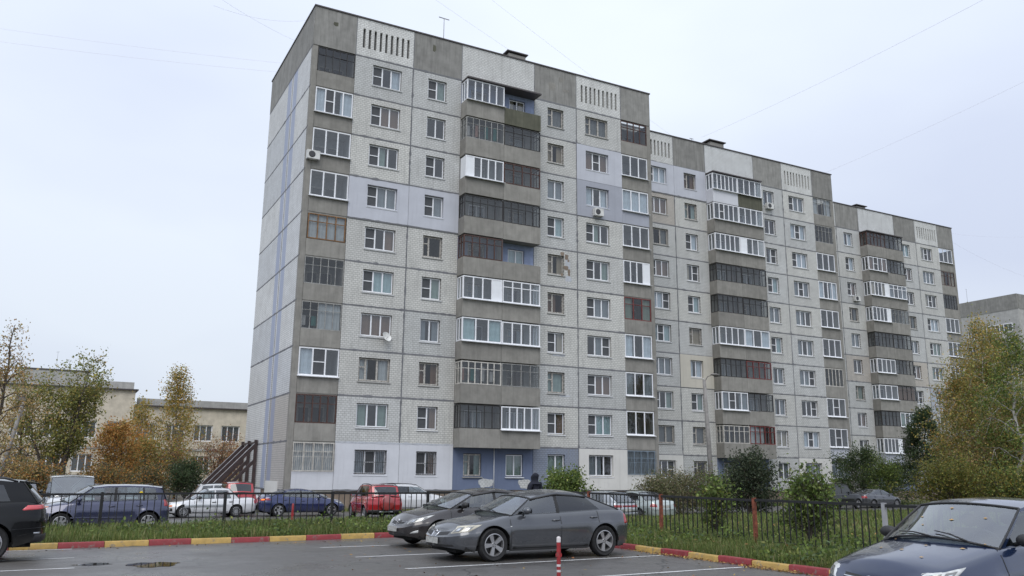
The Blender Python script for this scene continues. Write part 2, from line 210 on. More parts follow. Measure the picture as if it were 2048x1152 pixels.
# ------------------------------------------------------------------ mesh helpers
class MB:
    def __init__(s): s.v = []; s.f = []; s.m = []
    def add(s, vs, fs, mi=0):
        o = len(s.v); s.v += [tuple(p) for p in vs]; s.f += [tuple(i + o for i in q) for q in fs]; s.m += [mi] * len(fs); return s
    def box(s, x0, x1, y0, y1, z0, z1, mi=0):
        return s.add([(x0, y0, z0), (x1, y0, z0), (x1, y1, z0), (x0, y1, z0), (x0, y0, z1), (x1, y0, z1), (x1, y1, z1), (x0, y1, z1)],
                     [(0, 3, 2, 1), (4, 5, 6, 7), (0, 1, 5, 4), (1, 2, 6, 5), (2, 3, 7, 6), (3, 0, 4, 7)], mi)
    def beam(s, p0, p1, w, h, mi=0, up=(0, 0, 1)):
        p0, p1 = Vector(p0), Vector(p1); d = (p1 - p0).normalized(); a = d.cross(Vector(up)); a = a.normalized() if a.length > 1e-4 else Vector((1, 0, 0)); b = a.cross(d).normalized()
        vs = [p + a * (sx * w / 2) + b * (sz * h / 2) for p in (p0, p1) for sx, sz in ((-1, -1), (1, -1), (1, 1), (-1, 1))]
        return s.add(vs, [(0, 3, 2, 1), (4, 5, 6, 7), (0, 1, 5, 4), (1, 2, 6, 5), (2, 3, 7, 6), (3, 0, 4, 7)], mi)
    def tube(s, pts, rads, n=8, mi=0, caps=True):
        pts = [Vector(p) for p in pts]; rads = rads if isinstance(rads, (list, tuple)) else [rads] * len(pts); vs = []; fs = []
        for i, p in enumerate(pts):
            d = (pts[min(i + 1, len(pts) - 1)] - pts[max(i - 1, 0)]).normalized(); a = d.cross(Vector((0.13, 0.97, 0.2))).normalized() if abs(d.y) < .9 else d.cross(Vector((1, 0, 0))).normalized(); b = d.cross(a)
            vs += [p + (a * math.cos(2 * math.pi * k / n) + b * math.sin(2 * math.pi * k / n)) * rads[i] for k in range(n)]
        for i in range(len(pts) - 1):
            for k in range(n): fs.append((i * n + k, i * n + (k + 1) % n, (i + 1) * n + (k + 1) % n, (i + 1) * n + k))
        if caps: fs.append(tuple(range(n))[::-1]); fs.append(tuple((len(pts) - 1) * n + k for k in range(n)))
        return s.add(vs, fs, mi)
    def lathe(s, prof, n=24, axis='z', c=(0, 0, 0), mi=0):
        vs = []; fs = []
        for r_, h in prof:
            for k in range(n):
                a = 2 * math.pi * k / n; x, y = r_ * math.cos(a), r_ * math.sin(a)
                p = (x, y, h) if axis == 'z' else (x, h, y)
                vs.append((p[0] + c[0], p[1] + c[1], p[2] + c[2]))
        for i in range(len(prof) - 1):
            for k in range(n): fs.append((i * n + k, i * n + (k + 1) % n, (i + 1) * n + (k + 1) % n, (i + 1) * n + k))
        return s.add(vs, fs, mi)
    def grid(s, P, mi=0, flip=False):
        h, w = len(P), len(P[0]); vs = [p for r_ in P for p in r_]; fs = []
        for i in range(h - 1):
            for j in range(w - 1):
                q = (i * w + j, i * w + j + 1, (i + 1) * w + j + 1, (i + 1) * w + j); fs.append(q[::-1] if flip else q)
        return s.add(vs, fs, mi)
    def ellipsoid(s, c, r3, n=12, m=8, mi=0):
        P = [[(c[0] + r3[0] * math.sin(math.pi * i / m) * math.cos(2 * math.pi * j / n), c[1] + r3[1] * math.sin(math.pi * i / m) * math.sin(2 * math.pi * j / n), c[2] + r3[2] * math.cos(math.pi * i / m)) for j in range(n + 1)] for i in range(m + 1)]
        return s.grid(P, mi)
    def mesh(s, name, mats, smooth=False, weld=False, autos=None):
        me = bpy.data.meshes.new(name); me.from_pydata(s.v, [], s.f)
        for m_ in (mats if isinstance(mats, (list, tuple)) else [mats]): me.materials.append(MATS[m_])
        me.polygons.foreach_set('material_index', s.m)
        if weld or autos is not None:
            bm = bmesh.new(); bm.from_mesh(me); bmesh.ops.remove_doubles(bm, verts=bm.verts, dist=1e-4); bmesh.ops.dissolve_degenerate(bm, edges=bm.edges, dist=1e-4)
            bmesh.ops.recalc_face_normals(bm, faces=bm.faces)
            if autos is not None:
                for e in bm.edges:
                    if len(e.link_faces) == 2 and e.calc_face_angle(0) > autos: e.smooth = False
            bm.to_mesh(me); bm.free()
        if smooth or autos is not None:
            me.polygons.foreach_set('use_smooth', [True] * len(me.polygons))
        me.update(); return me
def obj(name, me, parent=None, loc=(0, 0, 0), rot=(0, 0, 0), scale=None):
    o = bpy.data.objects.new(name, me); COL.objects.link(o); o.location = loc; o.rotation_euler = rot
    if scale: o.scale = scale
    if parent: o.parent = parent
    return o
def tag(o, label, cat, group=None, kind=None):
    o['label'] = label; o['category'] = cat
    if group: o['group'] = group
    if kind: o['kind'] = kind
    return o
def thing(name, label, cat, loc=(0, 0, 0), rz=0.0, group=None):
    o = obj(name, None, None, loc, (0, 0, rz)); o.empty_display_size = 0.2; return tag(o, label, cat, group)
def struct(o): o['kind'] = 'structure'; return o
CACHE = {}
def cached(key, fn):
    if key not in CACHE: CACHE[key] = fn()
    return CACHE[key]
def np_mesh(name, V, Fc, mat, tint=None, smooth=False):
    """V (n,3), Fc (m,k) faces all of k corners"""
    me = bpy.data.meshes.new(name); k = Fc.shape[1]
    me.vertices.add(len(V)); me.vertices.foreach_set('co', np.asarray(V, np.float32).ravel())
    me.loops.add(Fc.size); me.loops.foreach_set('vertex_index', Fc.astype(np.int32).ravel())
    me.polygons.add(len(Fc)); me.polygons.foreach_set('loop_start', np.arange(0, Fc.size, k, dtype=np.int32)); me.polygons.foreach_set('loop_total', np.full(len(Fc), k, np.int32))
    if smooth: me.polygons.foreach_set('use_smooth', np.ones(len(Fc), bool))
    me.materials.append(MATS[mat])
    if tint is not None:
        a = me.color_attributes.new('tint', 'FLOAT_COLOR', 'POINT'); c = np.ones((len(V), 4), np.float32); c[:, :3] = tint; a.data.foreach_set('color', c.ravel())
    me.update(); me.validate(); return me
def smooth01(t): t = max(0.0, min(1.0, t)); return t * t * (3 - 2 * t)

# ------------------------------------------------------------------ ground
KX = 0.30                                   # right kerb line
def kerb_y(x): return -27.98 + 0.075 * (x + 12.0)
def gz(x, y):
    s = -0.55 * smooth01((y + 26.0) / 14.0)
    if x < KX + 0.08 and y < kerb_y(x) + 0.08: return -0.15
    return 0.085 + s
def sheet(name, xs, ys, zf, mat):
    P = [[(x, y, zf(x, y)) for x in xs] for y in ys]; return obj(name, MB().grid(P).mesh(name, mat, smooth=True))
def lin(a, b, n): return [a + (b - a) * i / n for i in range(n + 1)]
gx = sorted(set([-600, -300, -150, -80, -50] + lin(-40, -2, 19) + [0.0, KX + .07, KX + .09, 1.0] + lin(2, 60, 29) + [80, 120, 200, 400, 700]))
gy = sorted(set([-300, -120, -80] + lin(-60, -32, 7) + lin(-30, -24, 24) + lin(-23, 0, 23) + [4, 10, 20, 40, 80, 150, 300, 700]))
g = struct(sheet('ground', gx, gy, gz, 'soil'))
a = struct(sheet('parking_lot', [-60, -30, -20] + lin(-16, KX + .02, 16), [-90, -70] + lin(-60, -27.0, 33), lambda x, y: 0.0 if y < kerb_y(x) else 0.0 - .04 * 0, 'asphalt'))
# trim the lot to the tilted kerb
me = a.data
for v_ in me.vertices:
    if v_.co.y > kerb_y(v_.co.x) + .02: v_.co.y = kerb_y(v_.co.x) + .02
def lane_z(x, y): return gz(x, y) + 0.015
struct(sheet('driveway', [-80, -50] + lin(-40, 60, 50) + [90], lin(-10.5, -1.5, 9), lane_z, 'asphalt_lane'))
struct(sheet('driveway', [-60, -40, -30] + lin(-24, -6, 9), lin(-21.6, -10.52, 10), lane_z, 'asphalt_lane'))
struct(sheet('driveway', [-80, -40] + lin(-30, -.8, 10), lin(-1.48, 40, 12), lane_z, 'asphalt_lane'))

kerb = struct(obj('kerb', None, None))
def stone_mesh(l):
    b = 0.02; h = 0.125; w = 0.16; prof = [(0, -.1), (0, h - b), (b, h), (w - b, h), (w, h - b), (w, -.1)]
    P = [[(x, y, z) for (y, z) in prof] for x in (0.004, l - 0.004)]; mb = MB().grid(P, flip=True); mb.add([P[0][i] for i in range(6)], [(0, 1, 2, 3, 4, 5)]); mb.add([P[1][i] for i in range(6)], [(5, 4, 3, 2, 1, 0)]); return mb
ST = .945
for colr in ('kerb_red', 'kerb_yellow'): CACHE['stone_' + colr] = stone_mesh(ST).mesh('kerb_stone', colr, autos=R(60))
sl = math.atan(.075)
for i in range(-16, 13):
    x = -11.58 + i * ST
    if x > KX - ST * .7: break
    o = obj('kerb_stone', CACHE['stone_kerb_red' if i % 2 == 0 else 'stone_kerb_yellow'], kerb, (x, kerb_y(x) + rnd.uniform(-.012, .012), rnd.uniform(-.008, .006)), (rnd.uniform(-.01, .01), 0, sl + rnd.uniform(-.008, .008)))
for i in range(-7, 20):
    y = -33.24 - i * ST
    o = obj('kerb_stone', CACHE['stone_kerb_yellow' if i % 2 == 0 else 'stone_kerb_red'], kerb, (KX + rnd.uniform(-.012, .012), y, rnd.uniform(-.008, .006)), (0, rnd.uniform(-.01, .01), -R(90) + rnd.uniform(-.008, .008)))
# painted bays
LOT = a
for (x0, x1, y0) in ((-6.2, 0.1, -29.85), (-6.15, .1, -32.33), (-6.0, .1, -34.8), (-5.9, .1, -37.36), (-5.85, .1, -39.85), (-18, -11.30, -30.70), (-18, -11.34, -32.70), (-18, -11.4, -35.1), (-18, -11.3, -28.55)):
    s_ = .052; n = 24; w_ = .05; rr = random.Random(int(y0 * 100))
    P = [[], []]
    for k in range(n + 1):
        x = x0 + (x1 - x0) * k / n; y = y0 + s_ * (x - x0); P[0].append((x, y - w_ + rr.uniform(-.008, .008), .005)); P[1].append((x, y + w_ + rr.uniform(-.008, .008), .005))
    obj('painted_line', MB().grid(P).mesh('painted_line', 'road_paint'), LOT)
# puddles: shallow films of water
def puddle(cx, cy, rx, ry, seed, rz=0):
    rr = random.Random(seed); n = 40; ph = [rr.uniform(0, 6.28) for _ in range(4)]
    rim = [(cx + rx * (1 + .18 * math.sin(3 * t + ph[0]) + .13 * math.sin(5 * t + ph[1]) + .08 * math.sin(9 * t + ph[2])) * math.cos(t), cy + ry * (1 + .2 * math.sin(2 * t + ph[3]) + .12 * math.sin(7 * t + ph[0])) * math.sin(t), .0045) for t in [2 * math.pi * k / n for k in range(n)]]
    struct(obj('puddle', MB().add(rim, [tuple(range(n))]).mesh('puddle', 'puddle')))
puddle(-10.05, -32.3, .42, .55, 1); puddle(-11.0, -31.8, .3, .22, 5)

# ------------------------------------------------------------------ apartment block
FH = 2.8; Z0 = 0.707; ZT = Z0 + 10 * FH; TOP = ZT + 2.73
CA, CB, CC, CD = 2.832, 4.068, 3.624, 5.869
XS = [0]
for w_ in (CA, CB, CC, CD, CC, CB, CA): XS.append(XS[-1] + w_)
DEPTH = 12.5
def panel_mesh(w, h, hole, mat, t=0.32, g=0.012):
    def make():
        mb = MB(); x0, x1, z0, z1 = g, w - g, g, h - g
        if hole is None:
            mb.box(x0, x1, 0, t, z0, z1)
        else:
            a, b, c, d = hole; xs = [x0, a, b, x1]; zs = [z0, c, d, z1]
            for i in range(3):
                for j in range(3):
                    if i == 1 and j == 1: continue
                    for y, fl in ((0, False), (t, True)):
                        q = [(xs[i], y, zs[j]), (xs[i + 1], y, zs[j]), (xs[i + 1], y, zs[j + 1]), (xs[i], y, zs[j + 1])]
                        mb.add(q if not fl else q[::-1], [(0, 1, 2, 3)])
            for (p, q) in (((a, c), (a, d)), ((b, d), (b, c)), ((b, c), (a, c)), ((a, d), (b, d))):
                mb.add([(p[0], 0, p[1]), (q[0], 0, q[1]), (q[0], t, q[1]), (p[0], t, p[1])], [(0, 1, 2, 3)])
            for (p, q) in (((x0, z1), (x0, z0)), ((x1, z0), (x1, z1)), ((x0, z0), (x1, z0)), ((x1, z1), (x0, z1))):
                mb.add([(p[0], 0, p[1]), (q[0], 0, q[1]), (q[0], t, q[1]), (p[0], t, p[1])], [(0, 1, 2, 3)])
        return mb.mesh('wall_panel', mat)
    return cached(('panel', w, h, hole, mat, t), make)
def pane_mesh(w, h, mat): return cached(('pane', round(w, 3), round(h, 3), mat), lambda: MB().add([(0, 0, 0), (w, 0, 0), (w, 0, h), (0, 0, h)], [(0, 1, 2, 3)]).mesh('pane', mat))
def curtain_mesh(w, h, mat, amp, seed):
    def make():
        rr = random.Random(seed); n = max(8, int(w / .045)); ph = rr.uniform(0, 6); P = [[], []]
        for k in range(n + 1):
            x = w * k / n; y = amp * math.sin(x * 22 + ph + 1.3 * math.sin(x * 5)); P[0].append((x, y * 1.3, 0)); P[1].append((x, y * .7, h))
        return MB().grid(P).mesh('curtain', mat, smooth=True)
    return cached(('cur', round(w, 2), round(h, 2), mat, seed), make)
def room_mesh(w, h, d, mat):
    def make():
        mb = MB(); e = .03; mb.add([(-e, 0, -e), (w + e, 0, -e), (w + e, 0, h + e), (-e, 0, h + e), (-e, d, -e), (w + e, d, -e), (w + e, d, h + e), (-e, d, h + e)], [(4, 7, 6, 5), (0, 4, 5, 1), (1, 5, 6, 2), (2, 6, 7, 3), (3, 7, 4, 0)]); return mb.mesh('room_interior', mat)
    return cached(('room', round(w, 2), round(h, 2), d, mat), make)
# kinds: list of relative sash widths, frame bar, mullion, transom spec per sash
def frame_layout(w, h, kind):
    """returns bars [(x0,x1,z0,z1)], panes [(x0,x1,z0,z1,mat)] and frame material"""
    k = kind
    def sashes(n, bar, mul, transom=None, skip=(), nets=(), midbar=(), glass='glass', wts=None):
        bars = [(0, w, 0, bar), (0, w, h - bar, h), (0, bar, bar, h - bar), (w - bar, w, bar, h - bar)]; panes = []
        wts = wts or [1] * n; tot = sum(wts); xs = [bar]; inner = w - 2 * bar
        for q in wts: xs.append(xs[-1] + inner * q / tot)
        for i in range(1, n): bars.append((xs[i] - mul / 2, xs[i] + mul / 2, bar, h - bar))
        for i in range(n):
            a = xs[i] + (mul / 2 if i else 0); b = xs[i + 1] - (mul / 2 if i < n - 1 else 0); lo, hi = bar, h - bar
            if i in skip: panes.append((a, b, lo, hi, 'SOLID')); continue
            gm = 'net' if i in nets else glass
            tz = transom if not isinstance(transom, dict) else transom.get(i)
            if i in midbar: tz = .5; 
            if tz:
                zc = lo + (hi - lo) * tz; bw = mul * .6; bars.append((a, b, zc - bw / 2, zc + bw / 2)); panes += [(a, b, lo, zc - bw / 2, gm), (a, b, zc + bw / 2, hi, gm)]
            else: panes.append((a, b, lo, hi, gm))
        return bars, panes
    if k == 'w3a': return sashes(3, .06, .09, nets=(0,), midbar=(0,)), 'pvc'
    if k == 'w3b': return sashes(3, .06, .09, nets=(1,), midbar=(1,)), 'pvc'
    if k == 'w3c': return sashes(3, .06, .09), 'pvc'
    if k == 'w3d': return sashes(3, .06, .09, nets=(2,), midbar=(2,)), 'pvc'
    if k == 'w2a': return sashes(2, .06, .09, nets=(0,), midbar=(0,)), 'pvc'
    if k == 'w2b': return sashes(2, .06, .09), 'pvc'
    if k == 'w2c': return sashes(2, .06, .09, nets=(1,), midbar=(1,)), 'pvc'
    if k == 'o3': return sashes(3, .08, .12, {0: .62}, glass='glass_old', wts=[.5, 1, .95]), 'frame_old'
    if k == 'o2': return sashes(2, .08, .12, {0: .66}, glass='glass_old', wts=[.42, 1]), 'frame_old'
    if k.startswith('pvc'):
        n = int(k[3]); rest = k[4:]
        kw = {}
        if 'P' in rest: kw['skip'] = (n - 1,)
        if 'Q' in rest: kw['skip'] = (0,)
        if 'T' in rest: kw['transom'] = .72
        if 'N' in rest: kw['nets'] = (1,); kw['midbar'] = (1,)
        return sashes(n, .07, .085, **kw), 'pvc'
    fm = dict(md='frame_dark', ml='frame_grey', br='frame_brown', wd='frame_wood', rd='frame_red', cr='frame_cream', bl='frame_blue')[k[:2]]
    n = int(k[2]); return sashes(n, .045 if k[:2] in ('md', 'ml', 'bl') else .065, .04 if k[:2] in ('md', 'ml') else .07, None if k.endswith('x') else .70, glass='glass_old'), fm
def frame_mesh(w, h, kind):
    def make():
        (bars, panes), fm = frame_layout(w, h, kind); mb = MB(); fmats = [fm, 'panel_white']
        e = .035 if kind[0] in 'wo' else 0.0; kx, kz = (w - 2 * e) / w, (h - 2 * e) / h
        tr_ = lambda q: (q[0] * kx + e, q[1] * kx + e, q[2] * kz + e, q[3] * kz + e)
        bars = [tr_(q) for q in bars]; panes = [(*tr_(q), q[4]) for q in panes]
        for i, (x0, x1, z0, z1) in enumerate(bars): mb.box(x0, x1, -.003 * (i % 3), .06, z0, z1)
        if e:
            for (x0, x1, z0, z1) in ((0, w, 0, e), (0, w, h - e, h), (0, e, e, h - e), (w - e, w, e, h - e)): mb.box(x0, x1, .02, .05, z0, z1, 2)  # dark ring: mounting foam plus the reveal's shade, put into one colour
        return mb.mesh('window_frame', fmats + ['foam_and_shade']), panes
    return cached(('frame', round(w, 3), round(h, 3), kind), make)
CURT = ['cur_white', 'cur_white', 'cur_grey', 'cur_grey', 'cur_grey', 'cur_teal', 'cur_cream', 'cur_green', 'cur_brown']
def window(root, x, y, z, w, h, kind, rr, name='window', rz=0.0, room=True, curtains=True, depth=1.6, sill=True, bars=None, blind=None, dense=.62):
    fm, panes = frame_mesh(w, h, kind)
    o = obj(name, fm, root, (x, y, z), (0, 0, rz))
    for (x0, x1, z0, z1, gm) in panes:
        if gm == 'SOLID':
            obj('infill_panel', cached(('solid', round(x1 - x0, 3), round(z1 - z0, 3)), lambda: MB().box(0, x1 - x0, 0, .03, 0, z1 - z0).mesh('infill_panel', 'panel_white')), o, (x0, .015, z0))
        else: obj('pane', pane_mesh(x1 - x0, z1 - z0, gm), o, (x0, .03, z0))
    if sill:
        def mk():
            mb = MB(); mb.add([(-.05, -.22, -.06), (w + .05, -.22, -.06), (w + .05, .0, .0), (-.05, .0, .0), (-.05, -.20, -.10), (w + .05, -.20, -.10), (w + .05, .0, -.03), (-.05, .0, -.03)], [(0, 1, 2, 3), (4, 5, 1, 0), (7, 6, 5, 4), (4, 0, 3, 7), (1, 5, 6, 2)]); return mb.mesh('sill', 'pvc' if kind[0] in 'wp' else 'concrete_light')
        obj('sill', cached(('sill', round(w, 2), kind[0] in 'wp'), mk), o)
    if room:
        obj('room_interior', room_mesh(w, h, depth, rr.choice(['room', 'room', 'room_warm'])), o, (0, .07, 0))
    if curtains and rr.random() < .9:
        cm = blind or rr.choice(CURT); style = rr.random(); ch = h - .05
        if style < dense: obj('curtain', curtain_mesh(w - .1, ch, cm, .02, rr.randint(0, 3)), o, (.05, .14, .03))
        elif style < .85:
            for s_ in (0, 1): obj('curtain', curtain_mesh(w * .3, ch, cm, .025, s_), o, (.05 if s_ == 0 else w * .7 - .05, .14, .03))
        else: obj('curtain', curtain_mesh(w * .55, ch, cm, .025, 2), o, (rr.choice([.05, w * .42]), .14, .03))
    if bars:
        def mk():
            mb = MB(); n = int(w / .11)
            for i in range(n + 1): mb.box(w * i / n - .008, w * i / n + .008, -.16, -.144, .0, h)
            for zz in (.05, h * .5, h - .05): mb.box(0, w, -.168, -.158, zz - .012, zz + .012)
            for i in range(0, n, 4): mb.beam((w * i / n, -.152, h * .1), (min(w, w * (i + 3) / n), -.152, h * .75), .012, .012)
            return mb.mesh('security_bars', bars)
        obj('security_bars', cached(('bars', round(w, 2), round(h, 2), bars), mk), o)
    return o
def seal(root, p0, p1, w, seed, mat='sealant', axis='x', y=-.006):
    """irregular sealant smear along a panel joint"""
    rr = random.Random(seed); L_ = abs(p1 - p0); n = max(4, int(L_ / .22)); A = []; B = []
    for k in range(n + 1):
        t = p0 + (p1 - p0) * k / n; c = rr.uniform(-.007, .007); hw = w * (.5 + (rr.random() ** 7) * .5) * rr.uniform(.85, 1.08)
        A.append((t, c - hw)); B.append((t, c + hw * rr.uniform(.8, 1.2)))
    if axis == 'x': P = [[(t, y, z) for t, z in A], [(t, y, z) for t, z in B]]
    else: P = [[(z, y, t) for t, z in B], [(z, y, t) for t, z in A]]
    return MB().grid(P).mesh('joint_seal', mat)
HB = (1.22, 3.27, .93, 2.38); HC = (1.12, 2.50, .90, 2.36); HD = (.75, 2.05, .86, 2.3)
def mir(hole, w): return (round(w - hole[1], 4), round(w - hole[0], 4), hole[2], hole[3])
GL = 1.70; PAR = FH - GL - .06
def clothes(o, w, seed):
    rr = random.Random(seed)
    for k in range(4):
        cw = rr.uniform(.2, .4); obj('hanging_laundry', curtain_mesh(cw, rr.uniform(.55, 1.0), rr.choice(['cloth_teal', 'cloth_white', 'cloth_pink', 'cloth_white']), .02, k), o, (w * (k + .15) / 4.2, .3, .25))
def section(idx, ox, oy, oz, label, T):
    rr = random.Random(100 + idx)
    root = thing('apartment_block', label, 'building', (ox, oy, oz), 0, 'staggered sections of the panel apartment building')
    paint = T['paint']
    for f in range(1, 11):
        zb = Z0 + (f - 1) * FH
        for col, xi, w, hole, kinds in (('b', 1, CB, HB, 'b'), ('c', 2, CC, HC, 'c'), ('c2', 4, CC, mir(HC, CC), 'c2'), ('b2', 5, CB, mir(HB, CB), 'b2')):
            mt = paint.get((f, col), 'tile'); th = .36 if mt.startswith('paint') else .32; yo = -.035 if mt.startswith('paint') else 0
            obj('wall_panel', panel_mesh(w, FH, hole, mt, th), root, (XS[xi], yo, zb))
            kd = T['win'].get((f, col)) or (rr.choice(['w3a', 'w3b', 'w3c', 'w3c', 'w3d', 'w3a', 'o3'] if col[0] == 'b' else ['w2a', 'w2b', 'w2c', 'w2a', 'w2b', 'o2']))
            window(root, XS[xi] + hole[0], .15, zb + hole[2], hole[1] - hole[0], hole[3] - hole[2], kd, rr, bars='frame_dark' if (f == 1 and idx == 0 and col in ('b', 'c')) else None, dense=.55)
        # balcony bay walls
        for s_ in (0, 1):
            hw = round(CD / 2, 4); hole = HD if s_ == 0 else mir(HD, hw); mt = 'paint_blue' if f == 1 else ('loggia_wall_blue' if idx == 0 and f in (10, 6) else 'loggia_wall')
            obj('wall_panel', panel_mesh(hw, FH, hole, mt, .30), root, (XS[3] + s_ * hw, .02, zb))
            window(root, XS[3] + s_ * hw + hole[0], .12, zb + hole[2], hole[1] - hole[0], hole[3] - hole[2], ('o2' if s_ == 0 else 'w2b') if f == 1 else rr.choice(['o2', 'w2b', 'o2']), rr, sill=f == 1)
        if f == 1: obj('downpipe', MB().tube([(0, 0, .0), (0, 0, FH)], .03, 8).mesh('downpipe', 'pvc', smooth=True), root, (XS[3] + CD / 2, -.03, zb - .1))
        # loggia columns
        for side in (0, 1):
            if idx > 0 and side == 0: continue
            x0 = XS[0] + .34 if side == 0 else XS[6]; w = CA - .34
            kd = T['aL' if side == 0 else 'aR'][10 - f]
            pm = T['par'].get((f, side), 'concrete')
            obj('loggia_parapet', cached(('lp', pm), lambda: MB().box(.01, w - .01, 0, .12, 0, PAR).mesh('loggia_parapet', pm)), root, (x0, .0 if pm == 'concrete' else -.02, zb + .02))
            obj('floor_slab', cached(('ls',), lambda: MB().box(.012, w - .012, .03, 1.5, -.10, .018).mesh('floor_slab', 'concrete')), root, (x0, 0, zb))
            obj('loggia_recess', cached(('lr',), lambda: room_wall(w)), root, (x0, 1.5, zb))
            if kd != 'open':
                nm = 'loggia_glazing'; gh = GL - .02
                o = window(root, x0 + .015, .03, zb + PAR + .03, w - .03, gh, kd, rr, name=nm, room=False, curtains=rr.random() < .35, sill=kd.startswith('pvc'), bars=None if f > 1 else ('frame_cream' if side == 0 else 'frame_blue'), dense=.4)
                if idx == 0 and side == 0 and f == 4: clothes(o, w, 4)
                if kd.startswith('br5g'): pass
        # balconies
        if f >= 2:
            PJ = .95
            for s_ in (0, 1):
                hw = CD / 2; x0 = XS[3] + s_ * hw; kd = T['dL' if s_ == 0 else 'dR'][10 - f]; pm = T['bp'].get((f, s_), 'concrete')
                obj('balcony_slab', cached(('bs', s_), lambda: MB().box(.01, hw - .01, -PJ + .03, .018, -.14, .0).mesh('balcony_slab', 'concrete')), root, (x0, 0, zb))
                obj('balcony_parapet', cached(('bp', s_, pm), lambda: MB().box(.0 if s_ == 0 else .008, hw - (.008 if s_ == 0 else 0), -PJ, -PJ + .09, -.16, 1.04).mesh('balcony_parapet', pm)), root, (x0, 0, zb + rr.uniform(-.015, .015)))
                sxp = 0 if s_ == 0 else hw - .09
                obj('balcony_parapet', cached(('bps', s_, pm), lambda: MB().box(sxp + .003, sxp + .087, -PJ + .092, -.004, -.155, 1.035).mesh('balcony_parapet', pm)), root, (x0, 0, zb))
                if kd != 'open':
                    gh = 1.50 + rr.uniform(-.03, .03)
                    o = window(root, x0 + .02, -PJ + .01, zb + 1.055, hw - .04, gh, kd, rr, name='balcony_glazing', room=False, curtains=rr.random() < .35, sill=kd.startswith('pvc'), dense=.2)
                    k2 = kd[:2] + '2' if kd[0] != 'p' else ('pvc2PQ' if 'Q' in kd else 'pvc2')
                    if 'Q' in kd:
                        obj('infill_panel', cached(('sq',), lambda: MB().box(0, .03, .02, .8, 0, 1.46).mesh('infill_panel', 'panel_white')), root, (x0 + .03, -PJ + .05, zb + 1.06))
                    else:
                        sx_ = x0 + .03 if s_ == 0 else x0 + hw - .03
                        window(root, sx_, -.02 if s_ == 0 else -PJ + .08, zb + 1.055, PJ - .12, gh, k2.replace('PQ', ''), rr, name='balcony_side_glazing', rz=R(-90) if s_ == 0 else R(90), room=False, curtains=False, sill=False)
                    if idx == 0 and f in (9, 3) and s_ == 0: clothes(o, hw, f)
            obj('balcony_divider', cached(('bd',), lambda: MB().box(-.04, .04, -PJ + .1, .0, 0, FH - .16).mesh('balcony_divider', 'loggia_wall')), root, (XS[3] + CD / 2, 0, zb))
    for s_ in (0, 1):
        obj('balcony_canopy', cached(('can', s_), lambda: MB().box(.0, CD / 2 - .008 * (1 - s_), -1.08, -.004, -.06, .04).mesh('balcony_canopy', 'flashing')), root, (XS[3] + s_ * CD / 2, 0, ZT - .14))
    # attic
    at = TOP - ZT
    for xi, w, kd in ((0, CA, 'c'), (1, CB, 's'), (2, CC, 'c'), (3, CD, 't'), (4, CC, 'c'), (5, CB, 's'), (6, CA, 'c')):
        if kd == 's':
            def mk():
                mb = MB(); n = 9; sw = .17; x0, x1 = .52, w - .42; pitch = (x1 - x0) / (n - 1); za, zc = .62, 2.02; g = .012
                mb.box(g, w - g, 0, .30, g, za); mb.box(g, w - g, 0, .30, zc, at - g)
                edges = [g]
                for i in range(n): cx = x0 + i * pitch; edges += [cx - sw / 2, cx + sw / 2]
                edges.append(w - g)
                for i in range(0, len(edges), 2): mb.box(edges[i], edges[i + 1], 0.0, .30, za, zc)
                mb.box(.3, w - .3, .2, .24, za - .05, zc + .05, 1); return mb.mesh('attic_panel', ['tile_white', 'slot'])
            obj('attic_panel', cached(('attic', 's'), mk), root, (XS[xi], 0, ZT))
        else:
            obj('attic_panel', cached(('attic', kd, w), lambda: MB().box(.012, w - .012, 0, .3, .012, at - .012).mesh('attic_panel', 'concrete_attic' if kd == 'c' else 'tile_white')), root, (XS[xi], -.01 if kd == 'c' else 0, ZT))
    obj('roof_flashing', MB().box(-.06, XS[7] + .06, -.07, .34, 0, .09).box(-.06, .34, .34, DEPTH + .06, 0, .09).box(XS[7] - .34, XS[7] + .06, .34, DEPTH + .06, 0, .09).mesh('roof_flashing', 'flashing'), root, (0, 0, TOP))
    obj('roof', MB().box(.35, XS[7] - .35, .35, DEPTH - .02, -.35, -.2).mesh('roof', 'tar'), root, (0, 0, TOP))
    # core, plinth, party walls, corner piers
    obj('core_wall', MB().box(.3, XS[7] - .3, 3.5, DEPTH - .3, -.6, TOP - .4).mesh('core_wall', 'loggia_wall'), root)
    obj('rear_wall', MB().box(.02, XS[7] - .02, DEPTH - .29, DEPTH, -1.2, TOP - .02).mesh('rear_wall', 'tile'), root)
    obj('plinth', MB().box(.04, XS[7] - .04, .06, DEPTH - .3, -1.3, Z0 - .01).mesh('plinth', 'plinth'), root)
    obj('corner_pier', MB().box(0, .335, .0, .35, -1.2, TOP - 2.75).mesh('corner_pier', 'concrete'), root, (0, .012, 0))
    obj('corner_pier', MB().box(0, .335, .0, 1.6, -1.2, TOP - 2.75).mesh('corner_pier', 'concrete'), root, (XS[7] - .335, .012, 0))
    for xw in (XS[1], XS[6]): obj('party_wall', MB().box(-.06, .06, .33, 3.6, -.5, TOP - .5).mesh('party_wall', 'loggia_wall'), root, (xw, 0, 0))
    # joints
    sd = idx * 1000
    for k in range(0, 11):
        z = Z0 + k * FH
        for (a, b) in ((1, 3), (4, 6)):
            lm = 'sealant_light' if (idx == 0 and k == 1 and a == 1) else 'sealant'; sd += 1
            obj('joint_seal', seal(root, XS[a], XS[b], .095, sd, lm, y=-.012 if k in (10,) else (-.042 if any((kk in T['seal_out']) for kk in ((k, a),)) else -.007)), root, (0, 0, z))
    for xi in (2, 5): sd += 1; obj('joint_seal', seal(root, Z0, ZT, .085, sd, axis='z', y=-.040 if 0 else -.008), root, (XS[xi], 0, 0))
